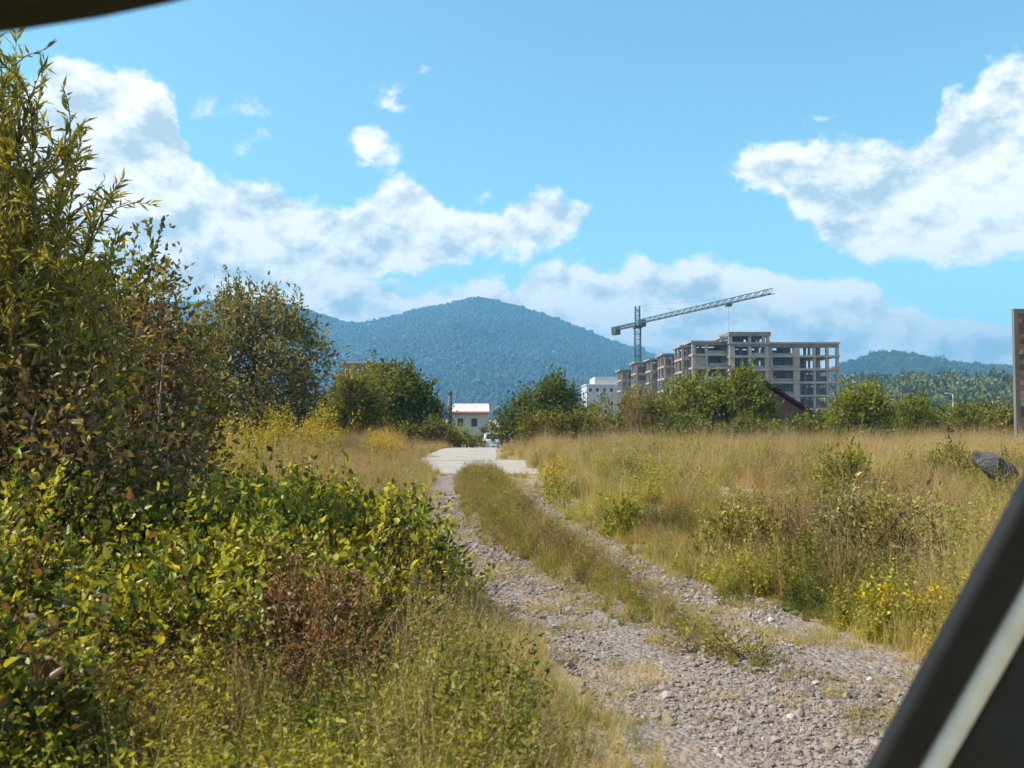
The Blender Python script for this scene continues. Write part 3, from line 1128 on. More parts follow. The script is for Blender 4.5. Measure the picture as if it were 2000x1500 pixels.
# big vine-tangled thicket at the left
tree('thicket_bush', 'dark brown vine-tangled thicket under the willow', 'bush', at(255, 9.6),
     [E3(0, 0, 1.2, 1.0, .8, 1.2), E3(-.8, .1, 1.6, .8, .7, 1.3), E3(.1, -.1, 2.1, .6, .5, .7), E3(.5, -.2, .8, .5, .5, .8)], 620, 26, .06, .6, LEAF_E, 61, .06, .3, .2, 24, tmean=.42, stems=5, bark=BARK, sprigs=30, crown_name='foliage', trunk_name='stems')
tree('thicket_bush', 'green leafy crown poking out above the brown thicket', 'bush', at(205, 10.6),
     [E3(0, 0, 2.4, .9, .7, .8), E3(.5, 0, 2.6, .55, .5, .75), E3(-.8, 0, 2.3, .8, .7, 1.0), E3(1.0, 0, 1.9, .5, .5, .8)], 420, 30, .08, .5, LEAF_A, 62, .07, .3, .3, 16, tmean=.52, stems=3, sprigs=50, crown_name='foliage', trunk_name='stems')
tree('thicket_bush', 'dark green shrub at the far left below the willow', 'bush', at(60, 7.6),
     [E3(0, 0, .9, .95, .6, .85), E3(.6, 0, .7, .7, .6, .7)], 260, 30, .075, .55, LEAF_B, 63, .05, .3, .25, 16, tmean=.5, stems=4, sprigs=20, crown_name='foliage', trunk_name='stems')
tree('thicket_bush', 'brown twiggy tangle in front of the willow foot', 'bush', at(110, 6.0),
     [E3(0, 0, 1.0, .75, .4, .95), E3(-.5, 0, 1.3, .5, .4, .8), E3(.55, .1, .9, .4, .4, .8)], 420, 20, .05, .55, LEAF_E, 60, .03, .22, .2, 40, tmean=.55, stems=7, sprigs=20, crown_name='foliage', trunk_name='stems')
# rounded tree with pale upright sprigs
tree('poplar_tree', 'tall rounded grey-green tree with upright pale sprigs', 'tree', at(500, 33),
     [E3(0, 0, 3.4, 2.5, 2.2, 2.6), E3(0, 0, 1.6, 2.7, 2.0, 1.5), E3(-1.7, 0, 3.0, 1.5, 1.4, 2.9), E3(-.6, 0, 5.2, .6, .6, 1.1), E3(.2, 0, 5.0, 1.3, 1.3, 1.5), E3(1.7, 0, 3.1, 1.2, 1.3, 2.6), E3(1.6, 0, 4.9, .6, .6, 1.2)], 820, 34, .15, .42, LEAF_D, 64, .16, .42, .5, 16, tmean=.48, tvar=.22, stems=3, sprigs=170)
tree('poplar_tree', 'lower olive tree in front of the flat-roofed block', 'tree', at(685, 44),
     [E3(0, 0, 1.9, 1.5, 1.4, 1.8), E3(-.9, 0, 1.5, 1.0, 1.0, 1.5), E3(.9, 0, 2.4, 1.0, 1.0, 1.5)], 330, 34, .15, .5, LEAF_A, 65, .12, .4, .35, 12, tmean=.56, stems=2, sprigs=40)
tree('walnut_tree', 'dense dark green tree left of the lane', 'tree', at(785, 52),
     [E3(0, 0, 2.6, 1.9, 1.8, 2.1), E3(-1.0, 0, 3.5, 1.3, 1.3, 1.4), E3(1.4, 0, 1.7, 1.3, 1.2, 1.6), E3(.4, 0, 3.2, 1.2, 1.2, 1.5)], 480, 34, .17, .55, LEAF_B, 66, .16, .42, .3, 14, tmean=.55, stems=2, sprigs=30)
tree('roadside_bush', 'small yellow-green bush at the end of the lane', 'bush', at(893, 70),
     [E3(0, 0, 1.0, 1.2, .8, 1.0), E3(1.5, 0, .6, .9, .8, .6), E3(-1.2, 0, 1.2, .8, .8, 1.0)], 200, 30, .15, .5, LEAF_C, 67, .05, .32, .3, 6, crown_name='foliage', trunk_name='stems')
tree('hedge_bush', 'low dark bush below the smokestack', 'bush', at(845, 48),
     [E3(0, 0, .75, 1.2, .8, .8), E3(-1.2, 0, .6, .9, .8, .7)], 140, 30, .14, .5, LEAF_A, 68, .05, .3, .3, 8, tmean=.4, crown_name='foliage', trunk_name='stems')
# right of the lane
tree('walnut_tree', 'dark green tree right of the lane beside the pale house', 'tree', at(1050, 60),
     [E3(.6, 0, 2.6, 2.4, 1.8, 1.8), E3(-1.2, 0, 1.8, 1.6, 1.4, 1.7), E3(2.4, 0, 2.4, 1.6, 1.3, 1.5), E3(1.0, 0, 3.6, 1.0, 1.1, 1.0), E3(-2.4, 0, 1.2, 1.2, 1.0, 1.2)], 520, 34, .18, .5, LEAF_B, 69, .17, .45, .35, 14, tmean=.5, stems=2, sprigs=60)
tree('hedge_bush', 'broad vine-covered hedge bush with pale blossom on top', 'bush', at(1095, 46),
     [E3(0, 0, 1.0, 2.2, 1.1, .95), E3(-1.3, 0, .9, 1.2, 1.0, .9), E3(1.4, 0, .8, 1.1, 1.0, .75)], 380, 30, .13, .5, LEAF_A, 70, .06, .32, .3, 12, tmean=.48, tvar=.24, crown_name='foliage', trunk_name='stems', stems=3)
tree('dead_shrub', 'brown dried shrub standing before the grey building wing', 'bush', at(1240, 47),
     [E3(0, 0, 1.6, .65, .6, 1.5), E3(.2, 0, 2.2, .5, .5, .8)], 130, 14, .09, .35, LEAF_E, 71, .05, .35, .6, 12, tmean=.6, stems=4, sprigs=20, crown_name='foliage', trunk_name='stems', bark=BARK_PALE)
tree('hedge_bush', 'olive-brown scrub below the stepped left wing', 'bush', at(1245, 50),
     [E3(0, 0, 1.5, 1.6, .9, 1.4), E3(-1.7, 0, 1.3, 1.4, .9, 1.3), E3(1.2, 0, 1.6, 1.0, .9, 1.4)], 420, 28, .13, .5, LEAF_A, 110, .05, .36, .35, 12, tmean=.6, stems=4, sprigs=40, crown_name='foliage', trunk_name='stems')
tree('hedge_bush', 'dark low scrub closing the gap under the red roof', 'bush', at(1575, 47),
     [E3(0, 0, .75, 1.3, .8, .8), E3(1.0, 0, .9, .8, .8, .9), E3(-1.2, 0, .6, .9, .8, .7)], 260, 28, .12, .5, LEAF_B, 111, .05, .32, .3, 8, tmean=.6, stems=3, sprigs=20, crown_name='foliage', trunk_name='stems')
tree('hedge_bush', 'long low hedge behind the bushes near the lamp post', 'bush', at(1845, 58),
     [E3(0, 0, 1.5, 2.6, .9, 1.6), E3(-2.8, 0, 1.7, 2.0, .9, 1.6), E3(2.6, 0, 1.5, 2.0, .9, 1.6)], 640, 28, .15, .5, LEAF_B, 112, .06, .4, .3, 14, tmean=.55, stems=5, sprigs=60, crown_name='foliage', trunk_name='stems')
tree('walnut_tree', 'broad green tree filling the gap left of the walnut', 'tree', at(725, 56),
     [E3(0, 0, 2.6, 2.0, 1.5, 2.0), E3(1.4, 0, 3.3, 1.2, 1.2, 1.4), E3(-1.6, 0, 2.2, 1.4, 1.3, 1.7)], 420, 32, .17, .55, LEAF_C, 113, .14, .45, .3, 12, tmean=.3, stems=2, sprigs=60)
tree('maple_tree', 'yellow-green tree before the unfinished building, left of two', 'tree', at(1355, 55),
     [E3(0, 0, 2.4, 1.9, 1.6, 1.9), E3(-1.2, 0, 1.8, 1.2, 1.1, 1.6), E3(1.1, 0, 2.8, 1.2, 1.1, 1.5)], 430, 34, .17, .55, LEAF_C, 72, .14, .42, .3, 12, tmean=.42, stems=2, sprigs=40)
tree('maple_tree', 'yellow-green tree beside the steep red roof, right of two', 'tree', at(1455, 54),
     [E3(0, 0, 2.6, 1.4, 1.4, 2.1), E3(-.7, 0, 3.2, .9, .9, 1.3), E3(.9, 0, 2.1, 1.0, 1.0, 1.7)], 380, 34, .17, .55, LEAF_C, 73, .14, .42, .3, 12, tmean=.36, stems=2, sprigs=30)
tree('hedge_bush', 'dark hedge bush below the maples, with bleached blossom', 'bush', at(1350, 45),
     [E3(0, 0, .95, 1.9, 1.0, .9), E3(1.4, 0, .7, 1.1, .9, .7)], 260, 30, .13, .5, LEAF_B, 74, .05, .32, .3, 10, tmean=.55, tvar=.25, crown_name='foliage', trunk_name='stems', stems=3)
tree('hedge_bush', 'scrubby bush at the foot of the steep red roof', 'bush', at(1500, 45),
     [E3(0, 0, .7, 1.3, .9, .75), E3(-1.1, 0, .8, .9, .9, .8)], 200, 28, .12, .5, LEAF_A, 75, .05, .32, .3, 8, tmean=.4, crown_name='foliage', trunk_name='stems', stems=3)
tree('maple_bush', 'rounded bright green bush right of the unfinished building', 'bush', at(1672, 44),
     [E3(0, 0, 1.5, 1.4, 1.2, 1.45), E3(.9, 0, 1.2, 1.0, 1.0, 1.2), E3(-.9, 0, .9, .9, .9, 1.0)], 380, 34, .14, .5, LEAF_C, 76, .1, .36, .3, 12, tmean=.42, stems=3, sprigs=40, crown_name='foliage', trunk_name='stems')
tree('maple_bush', 'low green bush between round bush and lamp post', 'bush', at(1785, 47),
     [E3(0, 0, 1.2, 1.5, 1.0, 1.25), E3(.9, 0, .9, 1.0, .9, 1.0)], 300, 32, .14, .5, LEAF_C, 77, .07, .34, .3, 8, tmean=.34, stems=3, crown_name='foliage', trunk_name='stems')
tree('maple_bush', 'low olive bush just right of the lamp post', 'bush', at(1895, 50),
     [E3(0, 0, 1.1, 1.3, 1.0, 1.2), E3(-.8, 0, .9, 1.0, .8, 1.0)], 260, 32, .14, .5, LEAF_A, 78, .07, .34, .3, 8, tmean=.5, stems=3, crown_name='foliage', trunk_name='stems')
tree('maple_bush', 'bushy green shrub against the brick wall at right', 'bush', at(1962, 43),
     [E3(0, 0, .9, 1.0, .9, 1.0), E3(.8, 0, .8, .8, .8, .9)], 200, 32, .13, .5, LEAF_A, 79, .07, .34, .3, 8, tmean=.58, stems=3, crown_name='foliage', trunk_name='stems')


# brambles in the left foreground
def bramble(label, base, ell, seed, tm=.5, tips=300, per=34, leaf=.043):
    return tree('bramble_bush', label, 'bush', base, ell, tips, per, leaf, .62, LEAF_F, seed, .012, .15, .35, 40, tmean=tm + .06, tvar=.3, stems=8,
                crown_name='foliage', trunk_name='stems', sprigs=20, group='brambles left of the track', ovate=True)


bramble('bramble bush bulging over the left edge of the gravel', (-1.18, 6.4, 0), [E3(0, 0, 0.386, 0.821, 0.7, 0.468), E3(0.25, -0.35, 0.294, 0.594, 0.5, 0.374), E3(-0.2, -0.7, 0.276, 0.648, 0.5, 0.337)], 81, .5, 604)
bramble('bramble with sunlit pale-green top behind the bulging one', (-1.75, 7.5, 0), [E3(0, 0, 0.46, 1.03, 0.8, 0.468)], 82, .58, 410)
bramble('bramble bush in the middle of the left thicket with yellow leaf', (-2.35, 5.9, 0), [E3(0, 0, 0.414, 0.81, 0.65, 0.468), E3(-0.5, 0.1, 0.46, 0.648, 0.6, 0.468)], 83, .5, 453)
bramble('bramble bush at the left edge below the willow', (-3.3, 5.5, 0), [E3(0, 0, 0.46, 0.756, 0.6, 0.581), E3(-0.6, 0, 0.552, 0.648, 0.6, 0.562)], 84, .4, 453)
bramble('low bramble bush behind, in front of the brown thicket', (-3.0, 8.1, 0), [E3(0, 0, 0.46, 0.972, 0.7, 0.468), E3(-0.9, 0, 0.552, 0.864, 0.7, 0.562)], 85, .48, 388)
bramble('small bramble tongue low beside the blond verge grass', (-1.15, 5.3, 0), [E3(0, 0, 0.23, 0.594, 0.45, 0.281)], 86, .42, 216)
bramble('bramble clump low in front of the yellow leaf spray', (-1.85, 5.35, 0), [E3(0, 0, 0.331, 0.594, 0.45, 0.374)], 88, .5, 280)
bramble('bramble clump nearest the camera at the far left', (-2.75, 4.75, 0), [E3(0, 0, 0.368, 0.594, 0.5, 0.421)], 89, .42, 280)
bramble('dark bramble clump low at the bottom left corner', (-2.0, 3.35, 0), [E3(0, 0, .32, .5, .4, .36), E3(-.5, .3, .38, .4, .4, .4)], 120, .3, 220)
bramble('bramble sprawl reaching down to the rusty dead weed', (-1.75, 4.45, 0), [E3(0, 0, .3, .5, .4, .34)], 121, .5, 180)
bramble('far bramble patch running up to the tan meadow', (-2.5, 9.6, 0), [E3(0, 0, 0.322, 1.08, 0.8, 0.355)], 87, .6, 324)


# goldenrod and yellow weeds: each clump a plant of its own
def goldenrod(label, base, rad, h, seed, amount=1.0, col=YELLOW, stems=40):
    g = np.random.default_rng(seed)
    root = thing('goldenrod_plant', label, 'plant', base, group='yellow flowering weeds')
    V, F, tp, md = blades(stems, h, rad, .008, .25, g, .2)
    n = 12
    B = V.reshape(stems, 8, 3)
    cen = (B[:, 0::2] + B[:, 1::2]) / 2
    tt = np.tile(np.linspace(.08, .95, n), stems)
    f = tt * 3
    i0 = np.clip(f.astype(int), 0, 2)
    st = np.repeat(np.arange(stems), n)
    P = cen[st, i0] * (1 - (f - i0))[:, None] + cen[st, i0 + 1] * (f - i0)[:, None]
    D = g.normal(size=P.shape) + np.array([0, 0, .6])
    Ls = g.uniform(.05, .11, len(P)) * (h / .8) ** .5
    Vl, Fl = leaves(P, D, Ls, Ls * .3, g)
    VV, FF, mi = merge([(V, F, 0), (Vl, Fl, 0)])
    link('leaves', raw_mesh('leaves', VV, FF, tint=np.clip(g.normal(.55, .2, len(VV)), 0, 1)), LEAF_C, root)
    k = int(22 * amount)
    P = np.repeat(tp, k, 0) + g.normal(size=(stems * k, 3)) * np.array([.05, .05, .07]) * (h / .8) - np.array([0, 0, .04])
    Ls = g.uniform(.015, .035, len(P)) * max(1, h)
    Vf, Ff = leaves(P, g.normal(size=P.shape), Ls, Ls * .7, g)
    fl = link('flowers', raw_mesh('flowers', Vf, Ff, tint=np.repeat(np.clip(g.normal(.5, .25, len(P)), 0, 1), 4)), col, root)
    fl['kind'] = 'stuff'
    return root


goldenrod('orange-yellow flowering clump right of the pale smudged brush', at(455, 14), .4, 1.12, 91, 1.4)
goldenrod('bright yellow flowering clump below the poplar tree', at(605, 19), .55, 1.3, 92, 2.0, stems=60)
goldenrod('yellow clump left of the brightest one by the poplar', at(515, 19), .4, 1.2, 93, .8)
goldenrod('round orange-yellow clump in the tan grass near the lane', at(752, 20), .36, .98, 94, 2.2, stems=50)
goldenrod('yellow weed clump on the right verge of the track', at(1092, 14.5), .3, .62, 95, .8, stems=30)
goldenrod('yellow flowering clump by the gravel next to the car pillar', (2.72, 5.95, 0), .28, .36, 96, .45, stems=60)
goldenrod('pale yellow weed clump in the middle of the right field', at(1330, 24), .5, .9, 97, .6)


def weedbush(label, base, ell, mat, seed, tm=.45, tips=120, leaf=.05, lw=.45, sprigs=30):
    return tree('weed_bush', label, 'bush', base, ell, tips, 22, leaf, lw, mat, seed, .015, .12, .5, 12, tmean=tm, stems=6, crown_name='foliage', trunk_name='stems', sprigs=sprigs)


weedbush('rust-brown dead weed patch in front of the brambles', (-1.12, 4.75, 0), [E3(0, 0, .34, .36, .3, .32), E3(.2, -.4, .26, .26, .25, .26)], LEAF_R, 122, .5, 260, .032, .4)
weedbush('tall bright green weed standing up in the right field', at(1640, 13.0), [E3(0, 0, .6, .32, .3, .55), E3(.2, 0, .45, .25, .25, .4)], LEAF_C, 101, .4, 150)
weedbush('dark dried weed clump above the yellow flowers', at(1770, 7.6), [E3(0, 0, .38, .35, .3, .34)], LEAF_E, 102, .75, 80)
weedbush('grey-green weed clump left of the dried one', at(1660, 7.9), [E3(0, 0, .38, .3, .3, .36)], LEAF_D, 103, .5, 90)
weedbush('brown-stemmed weed clump on the right edge of the track', at(1430, 9.2), [E3(0, 0, .3, .4, .3, .3)], LEAF_E, 104, .95, 70)
weedbush('small leafy green weed on the right rut edge', at(1215, 10.9), [E3(0, 0, .2, .2, .18, .2)], LEAF_C, 105, .5, 50)
weedbush('low green weed beside the boulder', at(1868, 16.5), [E3(0, 0, .4, .5, .4, .4)], LEAF_A, 106, .55, 110)
weedbush('brown bushy weed at the end of the grass strip', (1.42, 5.45, 0), [E3(0, 0, .04, .2, .12, .05), E3(-.3, .2, .05, .16, .12, .06)], LEAF_E, 107, .8, 50, .026, .45, 0)

# single bright leaf, stick, boulder
g = np.random.default_rng(77)


def yellow_leaf():
    V, F = leaves(np.array([[0, 0, 0.], [.05, .01, .02], [-.05, 0, .01]]), np.array([[.2, -.4, -.5], [.8, -.3, -.1], [-.8, -.2, .2]]), [.13, .11, .10], [.09, .075, .07], g, ovate=True)
    o = link('yellow_leaf', raw_mesh('yellow_leaf', V, F, tint=np.full(len(V), .7)), YELLOW)
    o.location = (X_at(310, 5.0), 5.0, Z_at(1110, 5.0))
    tag(o, 'bright yellow withered leaf spray hanging in the brambles', 'leaf')


yellow_leaf()


def stick(label, a, b, r, seed):
    gg = np.random.default_rng(seed)
    root_path = curve_pts(a, b, gg, 9, .1)
    mid = root_path[5]
    tw = curve_pts(mid, mid + (np.array(b) - np.array(a)) * .3 + np.array([.12, 0, .12]), gg, 5, .15)
    V, F = tubes([root_path, tw], [r * np.linspace(1, .45, 9), r * .5 * np.linspace(1, .4, 5)], 7)
    o = link('dead_branch', raw_mesh('dead_branch', V, F, smooth_sh=True), BARK_PALE)
    tag(o, label, 'branch')


stick('pale leaning dead branch right of the brown thicket', (X_at(400, 8.6), 8.6, 0.0), (X_at(350, 9.0), 9.0, Z_at(865, 9.0)), .022, 1)
stick('pale dead branch arching up inside the brown thicket', (X_at(300, 8.7), 8.7, .2), (X_at(318, 9.0), 9.0, Z_at(690, 9.0)), .015, 2)


def boulder():
    gg = np.random.default_rng(15)
    bm = bmesh.new()
    for p in norm(gg.normal(size=(26, 3))) * gg.uniform(.8, 1.1, (26, 1)):
        bm.verts.new((p[0] * .40, p[1] * .3, p[2] * .27 - .16 * p[0] + .2))
    h = bmesh.ops.convex_hull(bm, input=bm.verts)
    bmesh.ops.delete(bm, geom=[e for e in h['geom_interior'] if isinstance(e, bmesh.types.BMVert)], context='VERTS')
    bmesh.ops.bevel(bm, geom=bm.edges[:], offset=.02, segments=2, affect='EDGES')
    bmesh.ops.triangulate(bm, faces=bm.faces[:])
    bmesh.ops.subdivide_edges(bm, edges=bm.edges[:], cuts=1, use_grid_fill=True)
    for v in bm.verts:
        c = v.co
        v.co = c * (1 + .26 * (float(fbm(c.x * 9 + 4, c.y * 9 + c.z * 7)) - .5))
    o = bm_obj('boulder', bm, ROCK, None, False)
    x = X_at(1942, 15.5)
    o.location = (x, 15.5, g0(x, 15.5) + .30)
    tag(o, 'dark grey boulder lying in the grass at the right', 'boulder')


boulder()


# ------------------------------------------------------------------ unfinished building
def frame_block(root, cols, y0, depth, roof, storey, nfl, ground, beam=1.1, panels=(), backwall=True, colw=.8, slab=.45, over=.25):
    """cols: list of (x, width) of the front columns"""
    x0, x1 = cols[0][0] - cols[0][1] / 2, cols[-1][0] + cols[-1][1] / 2
    zs = [roof - storey * k for k in range(nfl + 1)]
    # roof with its deep edge beam
    box('roof_slab', x0 - over, x1 + over, y0 - over, y0 + depth + over, roof - .35, roof, CONC, root)
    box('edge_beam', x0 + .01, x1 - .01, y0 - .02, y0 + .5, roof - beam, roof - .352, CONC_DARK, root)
    for z in zs[1:]:
        box('floor_slab', x0 - .1, x1 + .1, y0 - .45, y0 + depth, z - slab, z, CONC, root)
    for (x, w) in cols:
        for yy in (y0 + .05, y0 + depth * .5, y0 + depth - .9):
            zt = roof - .353
            prev = ground
            o = box('column', x - w / 2, x + w / 2, yy, yy + (.75 if w > .7 else .45), ground, zt, CONC, root)
    for (k, i0, i1, frac, back, m) in panels:
        # wall panel in storey k (0 = top), between columns i0 and i1
        a = cols[i0][0] + cols[i0][1] / 2 + .003
        b = cols[i1][0] - cols[i1][1] / 2 - .003
        zt, zb = zs[k] - slab - .004, zs[k + 1] + .004
        if k == 0:
            zt = roof - beam - .004
        yy = y0 + (.25 if not back else depth * .5 + .2)
        box('wall_panel', a, b, yy, yy + .25, zb, zb + (zt - zb) * frac, m, root)


def unfinished_building():
    root = thing('unfinished_building', 'unfinished multi-storey concrete frame building beside the crane', 'building', (0, 0, 0))
    d = 200.0
    X = lambda p: X_at(p, d)
    G = -2.2
    # right-hand block: open bays
    cols = [(X(1507), .8), (X(1557), 1.5), (X(1592), .6), (X(1617), .45), (X(1637), .7)]
    pn = []
    for k in range(6):
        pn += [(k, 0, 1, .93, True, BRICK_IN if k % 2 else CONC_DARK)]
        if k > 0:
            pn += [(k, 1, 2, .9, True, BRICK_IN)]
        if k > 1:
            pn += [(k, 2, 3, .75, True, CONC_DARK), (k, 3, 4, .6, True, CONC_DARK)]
        pn += [(k, 0, 1, .28, False, BLOCKWORK)] if k in (0, 1, 2, 3) else []
    frame_block(root, cols, d, 13, Z_at(668, d), 3.03, 6, G, 1.25, pn)
    # centre block and penthouse, a step nearer
    d2 = 197.0
    X2 = lambda p: X_at(p, d2)
    cols = [(X2(1431), 1.2), (X2(1466), .75), (X2(1499), .9)]
    pn = []
    for k in range(6):
        pn += [(k, 0, 1, .96, True, CONC_DARK), (k, 1, 2, .9, True, BRICK_IN)]
        pn += [(k, 1, 2, .3, False, BLOCKWORK)]
    frame_block(root, cols, d2, 15.8, Z_at(668, d2), 3.03, 6, G, 1.0, pn)
    cols = [(X2(1428), .8), (X2(1466), .6), (X2(1493), .6), (X2(1502), .6)]
    r2 = Z_at(648, d2)
    box('roof_slab', X2(1424), X2(1506), d2 - .3, d2 + 9, r2 - .95, r2, CONC_DARK, root)
    for (x, w) in cols:
        for yy in (d2 + .1, d2 + 8):
            box('column', x - w / 2, x + w / 2, yy, yy + w, Z_at(668, d2) + .003, r2 - .953, CONC, root)
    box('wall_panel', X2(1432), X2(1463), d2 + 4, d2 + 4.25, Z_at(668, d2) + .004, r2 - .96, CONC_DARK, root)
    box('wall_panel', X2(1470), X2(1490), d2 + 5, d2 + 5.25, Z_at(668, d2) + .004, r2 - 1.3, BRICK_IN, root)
    # stair step left of penthouse
    box('roof_slab', X2(1408), X2(1424) - .004, d2 + .6, d2 + 8, Z_at(656, d2) - .5, Z_at(656, d2), CONC, root)
    box('column', X2(1410), X2(1414), d2 + .8, d2 + 1.5, Z_at(666, d2), Z_at(656, d2) - .503, CONC, root)
    # left block with infill walls
    d3 = 199.0
    X3 = lambda p: X_at(p, d3)
    cols = [(X3(1356), .75), (X3(1381), .6), (X3(1424), .5)]
    pn = []
    for k in range(6):
        pn += [(k, 0, 1, .97, True, BLOCKWORK), (k, 1, 2, .95, True, CONC_DARK)]
        if k in (1, 3):
            pn += [(k, 0, 1, .97, False, BLOCKWORK)]
        pn += [(k, 1, 2, .35, False, BLOCKWORK)]
    frame_block(root, cols, d3, 13, Z_at(665, d3), 3.03, 6, G, 1.0, pn)
    # wing stepping back and down to the left
    for (pa, pb, pm, dd, py, nf, st) in ((1333, 1353, None, 203., 674, 6, 3.0), (1298, 1331, 1313, 213., 690, 6, 3.0), (1272, 1296, None, 224., 700, 5, 3.0), (1243, 1270, None, 233., 706, 5, 3.0), (1214, 1240, 1226, 243., 721, 5, 2.9)):
        XX = lambda p: X_at(p, dd)
        cols = [(XX(pa) + .2, .5)] + ([(XX(pm), .45)] if pm else []) + [(XX(pb) - .2, .5)]
        pn = []
        for k in range(nf):
            pn += [(k, 0, len(cols) - 1, .9, True, CONC_DARK if k % 2 else BRICK_IN)]
            if k in (2, 4):
                pn += [(k, 0, 1, .95, False, BLOCKWORK)]
            elif k % 2:
                pn += [(k, 0, 1, .4, False, BLOCKWORK)]
        frame_block(root, cols, dd, 9.5, Z_at(py, dd), st, nf, G, .8, pn, over=.5)
    return root


unfinished_building()


# ------------------------------------------------------------------ tower crane
def lattice(bm, a, b, w, h, nseg, r, tri=False):
    """lattice girder from a to b with chords and diagonals"""
    a, b = Vector(a), Vector(b)
    ax = (b - a).normalized()
    up = Vector((0, 0, 1)) if abs(ax.z) < .8 else Vector((0, 1, 0))
    sd_ = ax.cross(up).normalized()
    up = sd_.cross(ax).normalized()
    if tri:
        offs = [sd_ * (w / 2), -sd_ * (w / 2), up * h]
    else:
        offs = [sd_ * (w / 2) - up * (h / 2), -sd_ * (w / 2) - up * (h / 2), -sd_ * (w / 2) + up * (h / 2), sd_ * (w / 2) + up * (h / 2)]
    for o in offs:
        bar_bm(bm, a + o, b + o, r)
    m = len(offs)
    for i in range(nseg):
        p, q = a.lerp(b, i / nseg), a.lerp(b, (i + 1) / nseg)
        for j in range(m):
            k = (j + 1) % m
            if i % 2:
                bar_bm(bm, p + offs[j], q + offs[k], r * .6, 3)
            else:
                bar_bm(bm, p + offs[k], q + offs[j], r * .6, 3)
            bar_bm(bm, p + offs[j], p + offs[k], r * .6, 3)


def crane():
    dm = 262.0
    mx = X_at(1246, dm)
    root = thing('tower_crane', 'tall tower crane with long jib behind the concrete building', 'crane', (mx, dm, -2.2))
    rel = lambda x, y, z: (x - mx, y - dm, z + 2.2)
    zj = Z_at(632, dm)
    bm = bmesh.new()
    lattice(bm, rel(mx, dm, -2.2), rel(mx, dm, zj - 1.4), 1.7, 1.7, 18, .15)
    bm_obj('mast', bm, STEEL, root)
    bm = bmesh.new()
    box_bm(bm, -1.3, 1.3, -1.3, 1.3, zj + 2.2 - 1.4, zj + 2.2 - .5, .1)
    bm_obj('slewing_ring', bm, STEEL_DK, root)
    tipd = (zj - EYE) * FPX / (HY - 572)
    tip = Vector(rel(X_at(1511, tipd), tipd, zj))
    ctr = Vector((0, 0, zj + 2.2))
    dirj = (tip - ctr).normalized()
    bm = bmesh.new()
    lattice(bm, ctr + dirj * 1.0, tip, 1.2, 1.15, 40, .10, True)
    bm_obj('jib', bm, STEEL, root)
    bk = ctr - dirj * 17.0
    bm = bmesh.new()
    lattice(bm, ctr - dirj * 1.0, bk, 1.5, .9, 8, .12)
    bm_obj('counter_jib', bm, STEEL, root)
    # counterweights: three slabs hung at the end
    for i in range(3):
        bm = bmesh.new()
        box_bm(bm, -.85, .85, -.5, .5, -2.0, .6, .06)
        o = bm_obj('counterweight', bm, STEEL_DK, root)
        o.location = bk + dirj * (.6 + i * 1.15)
        o.rotation_euler = (0, 0, math.atan2(dirj.y, dirj.x) + math.pi / 2)
    peak = Vector((0, 0, Z_at(597, dm) + 2.2))
    bm = bmesh.new()
    lattice(bm, ctr + Vector((0, 0, -.4)), peak, 1.3, 1.3, 4, .15)
    bm_obj('tower_head', bm, STEEL, root)
    bm = bmesh.new()
    bar_bm(bm, peak, ctr + dirj * 24 + Vector((0, 0, 1.5)), .02)
    bar_bm(bm, peak, ctr + dirj * 46 + Vector((0, 0, 1.5)), .02)
    bar_bm(bm, peak, bk + Vector((0, 0, .5)), .02)
    bm_obj('tie_bars', bm, STEEL, root)
    bm = bmesh.new()
    box_bm(bm, -.8, .8, -1.0, 1.0, -1.1, 1.0, .15)
    o = bm_obj('cab', bm, STEEL_DK, root)
    o.location = ctr + Vector((1.5, -1.2, .1))
    bm = bmesh.new()
    box_bm(bm, -.7, .7, -.9, .9, -.8, -.1, .1)
    o = bm_obj('trolley', bm, STEEL_DK, root)
    o.location = ctr + dirj * 50.0
    bm = bmesh.new()
    c = ctr + dirj * 50.0
    bar_bm(bm, c + Vector((0, 0, -.8)), c + Vector((0, 0, -10)), .03)
    bm_obj('hoist_rope', bm, STEEL_DK, root)


crane()


# ------------------------------------------------------------------ other buildings
def flat_block(name, label, d, px0, px1, py_top, depth, wall, roofm, rows, colsn, ground=-2.2, parapet=True, win=GLASS_DK, rz=0.0, storey=3.0, attic=None):
    x0, x1 = X_at(px0, d), X_at(px1, d)
    h = Z_at(py_top, d) - ground
    root = thing(name, label, 'building', ((x0 + x1) / 2, d, ground), rz)
    w = (x1 - x0) / 2
    box('wall', -w, w, 0, depth, 0, h - .3, wall, root)
    box('roof', -w - .3, w + .3, -.3, depth + .3, h - .298, h, roofm, root)
    if attic:
        a0, a1, ah = attic
        box('roof_hut', -w + 2 * w * a0, -w + 2 * w * a1, 2, depth - 1, h + .003, h + ah, GREYWALL, root)
    for r in range(rows):
        for c in range(colsn):
            cx = -w + (c + .5) * 2 * w / colsn
            zz = h - 1.0 - (r + 1) * storey + 1.2
            if zz < .3:
                continue
            ww = min(.9, w / colsn * .55)
            f = box('window', cx - ww, cx + ww, -.06, .1, zz, zz + 1.5, WHITE, root)
            box('pane', cx - ww + .12, cx + ww - .12, -.09, -.063, zz + .12, zz + 1.38, win, f)
    return root


flat_block('white_building', 'long white low building left of the concrete frame', 300, 1146, 1215, 750, 24, GREYWALL, WHITE, 1, 5, attic=(.25, .95, 2.6))
flat_block('flat_roofed_block', 'flat-roofed brown block half hidden behind the left trees', 150, 668, 765, 706, 12, CONC_DARK, GREYWALL, 3, 4)


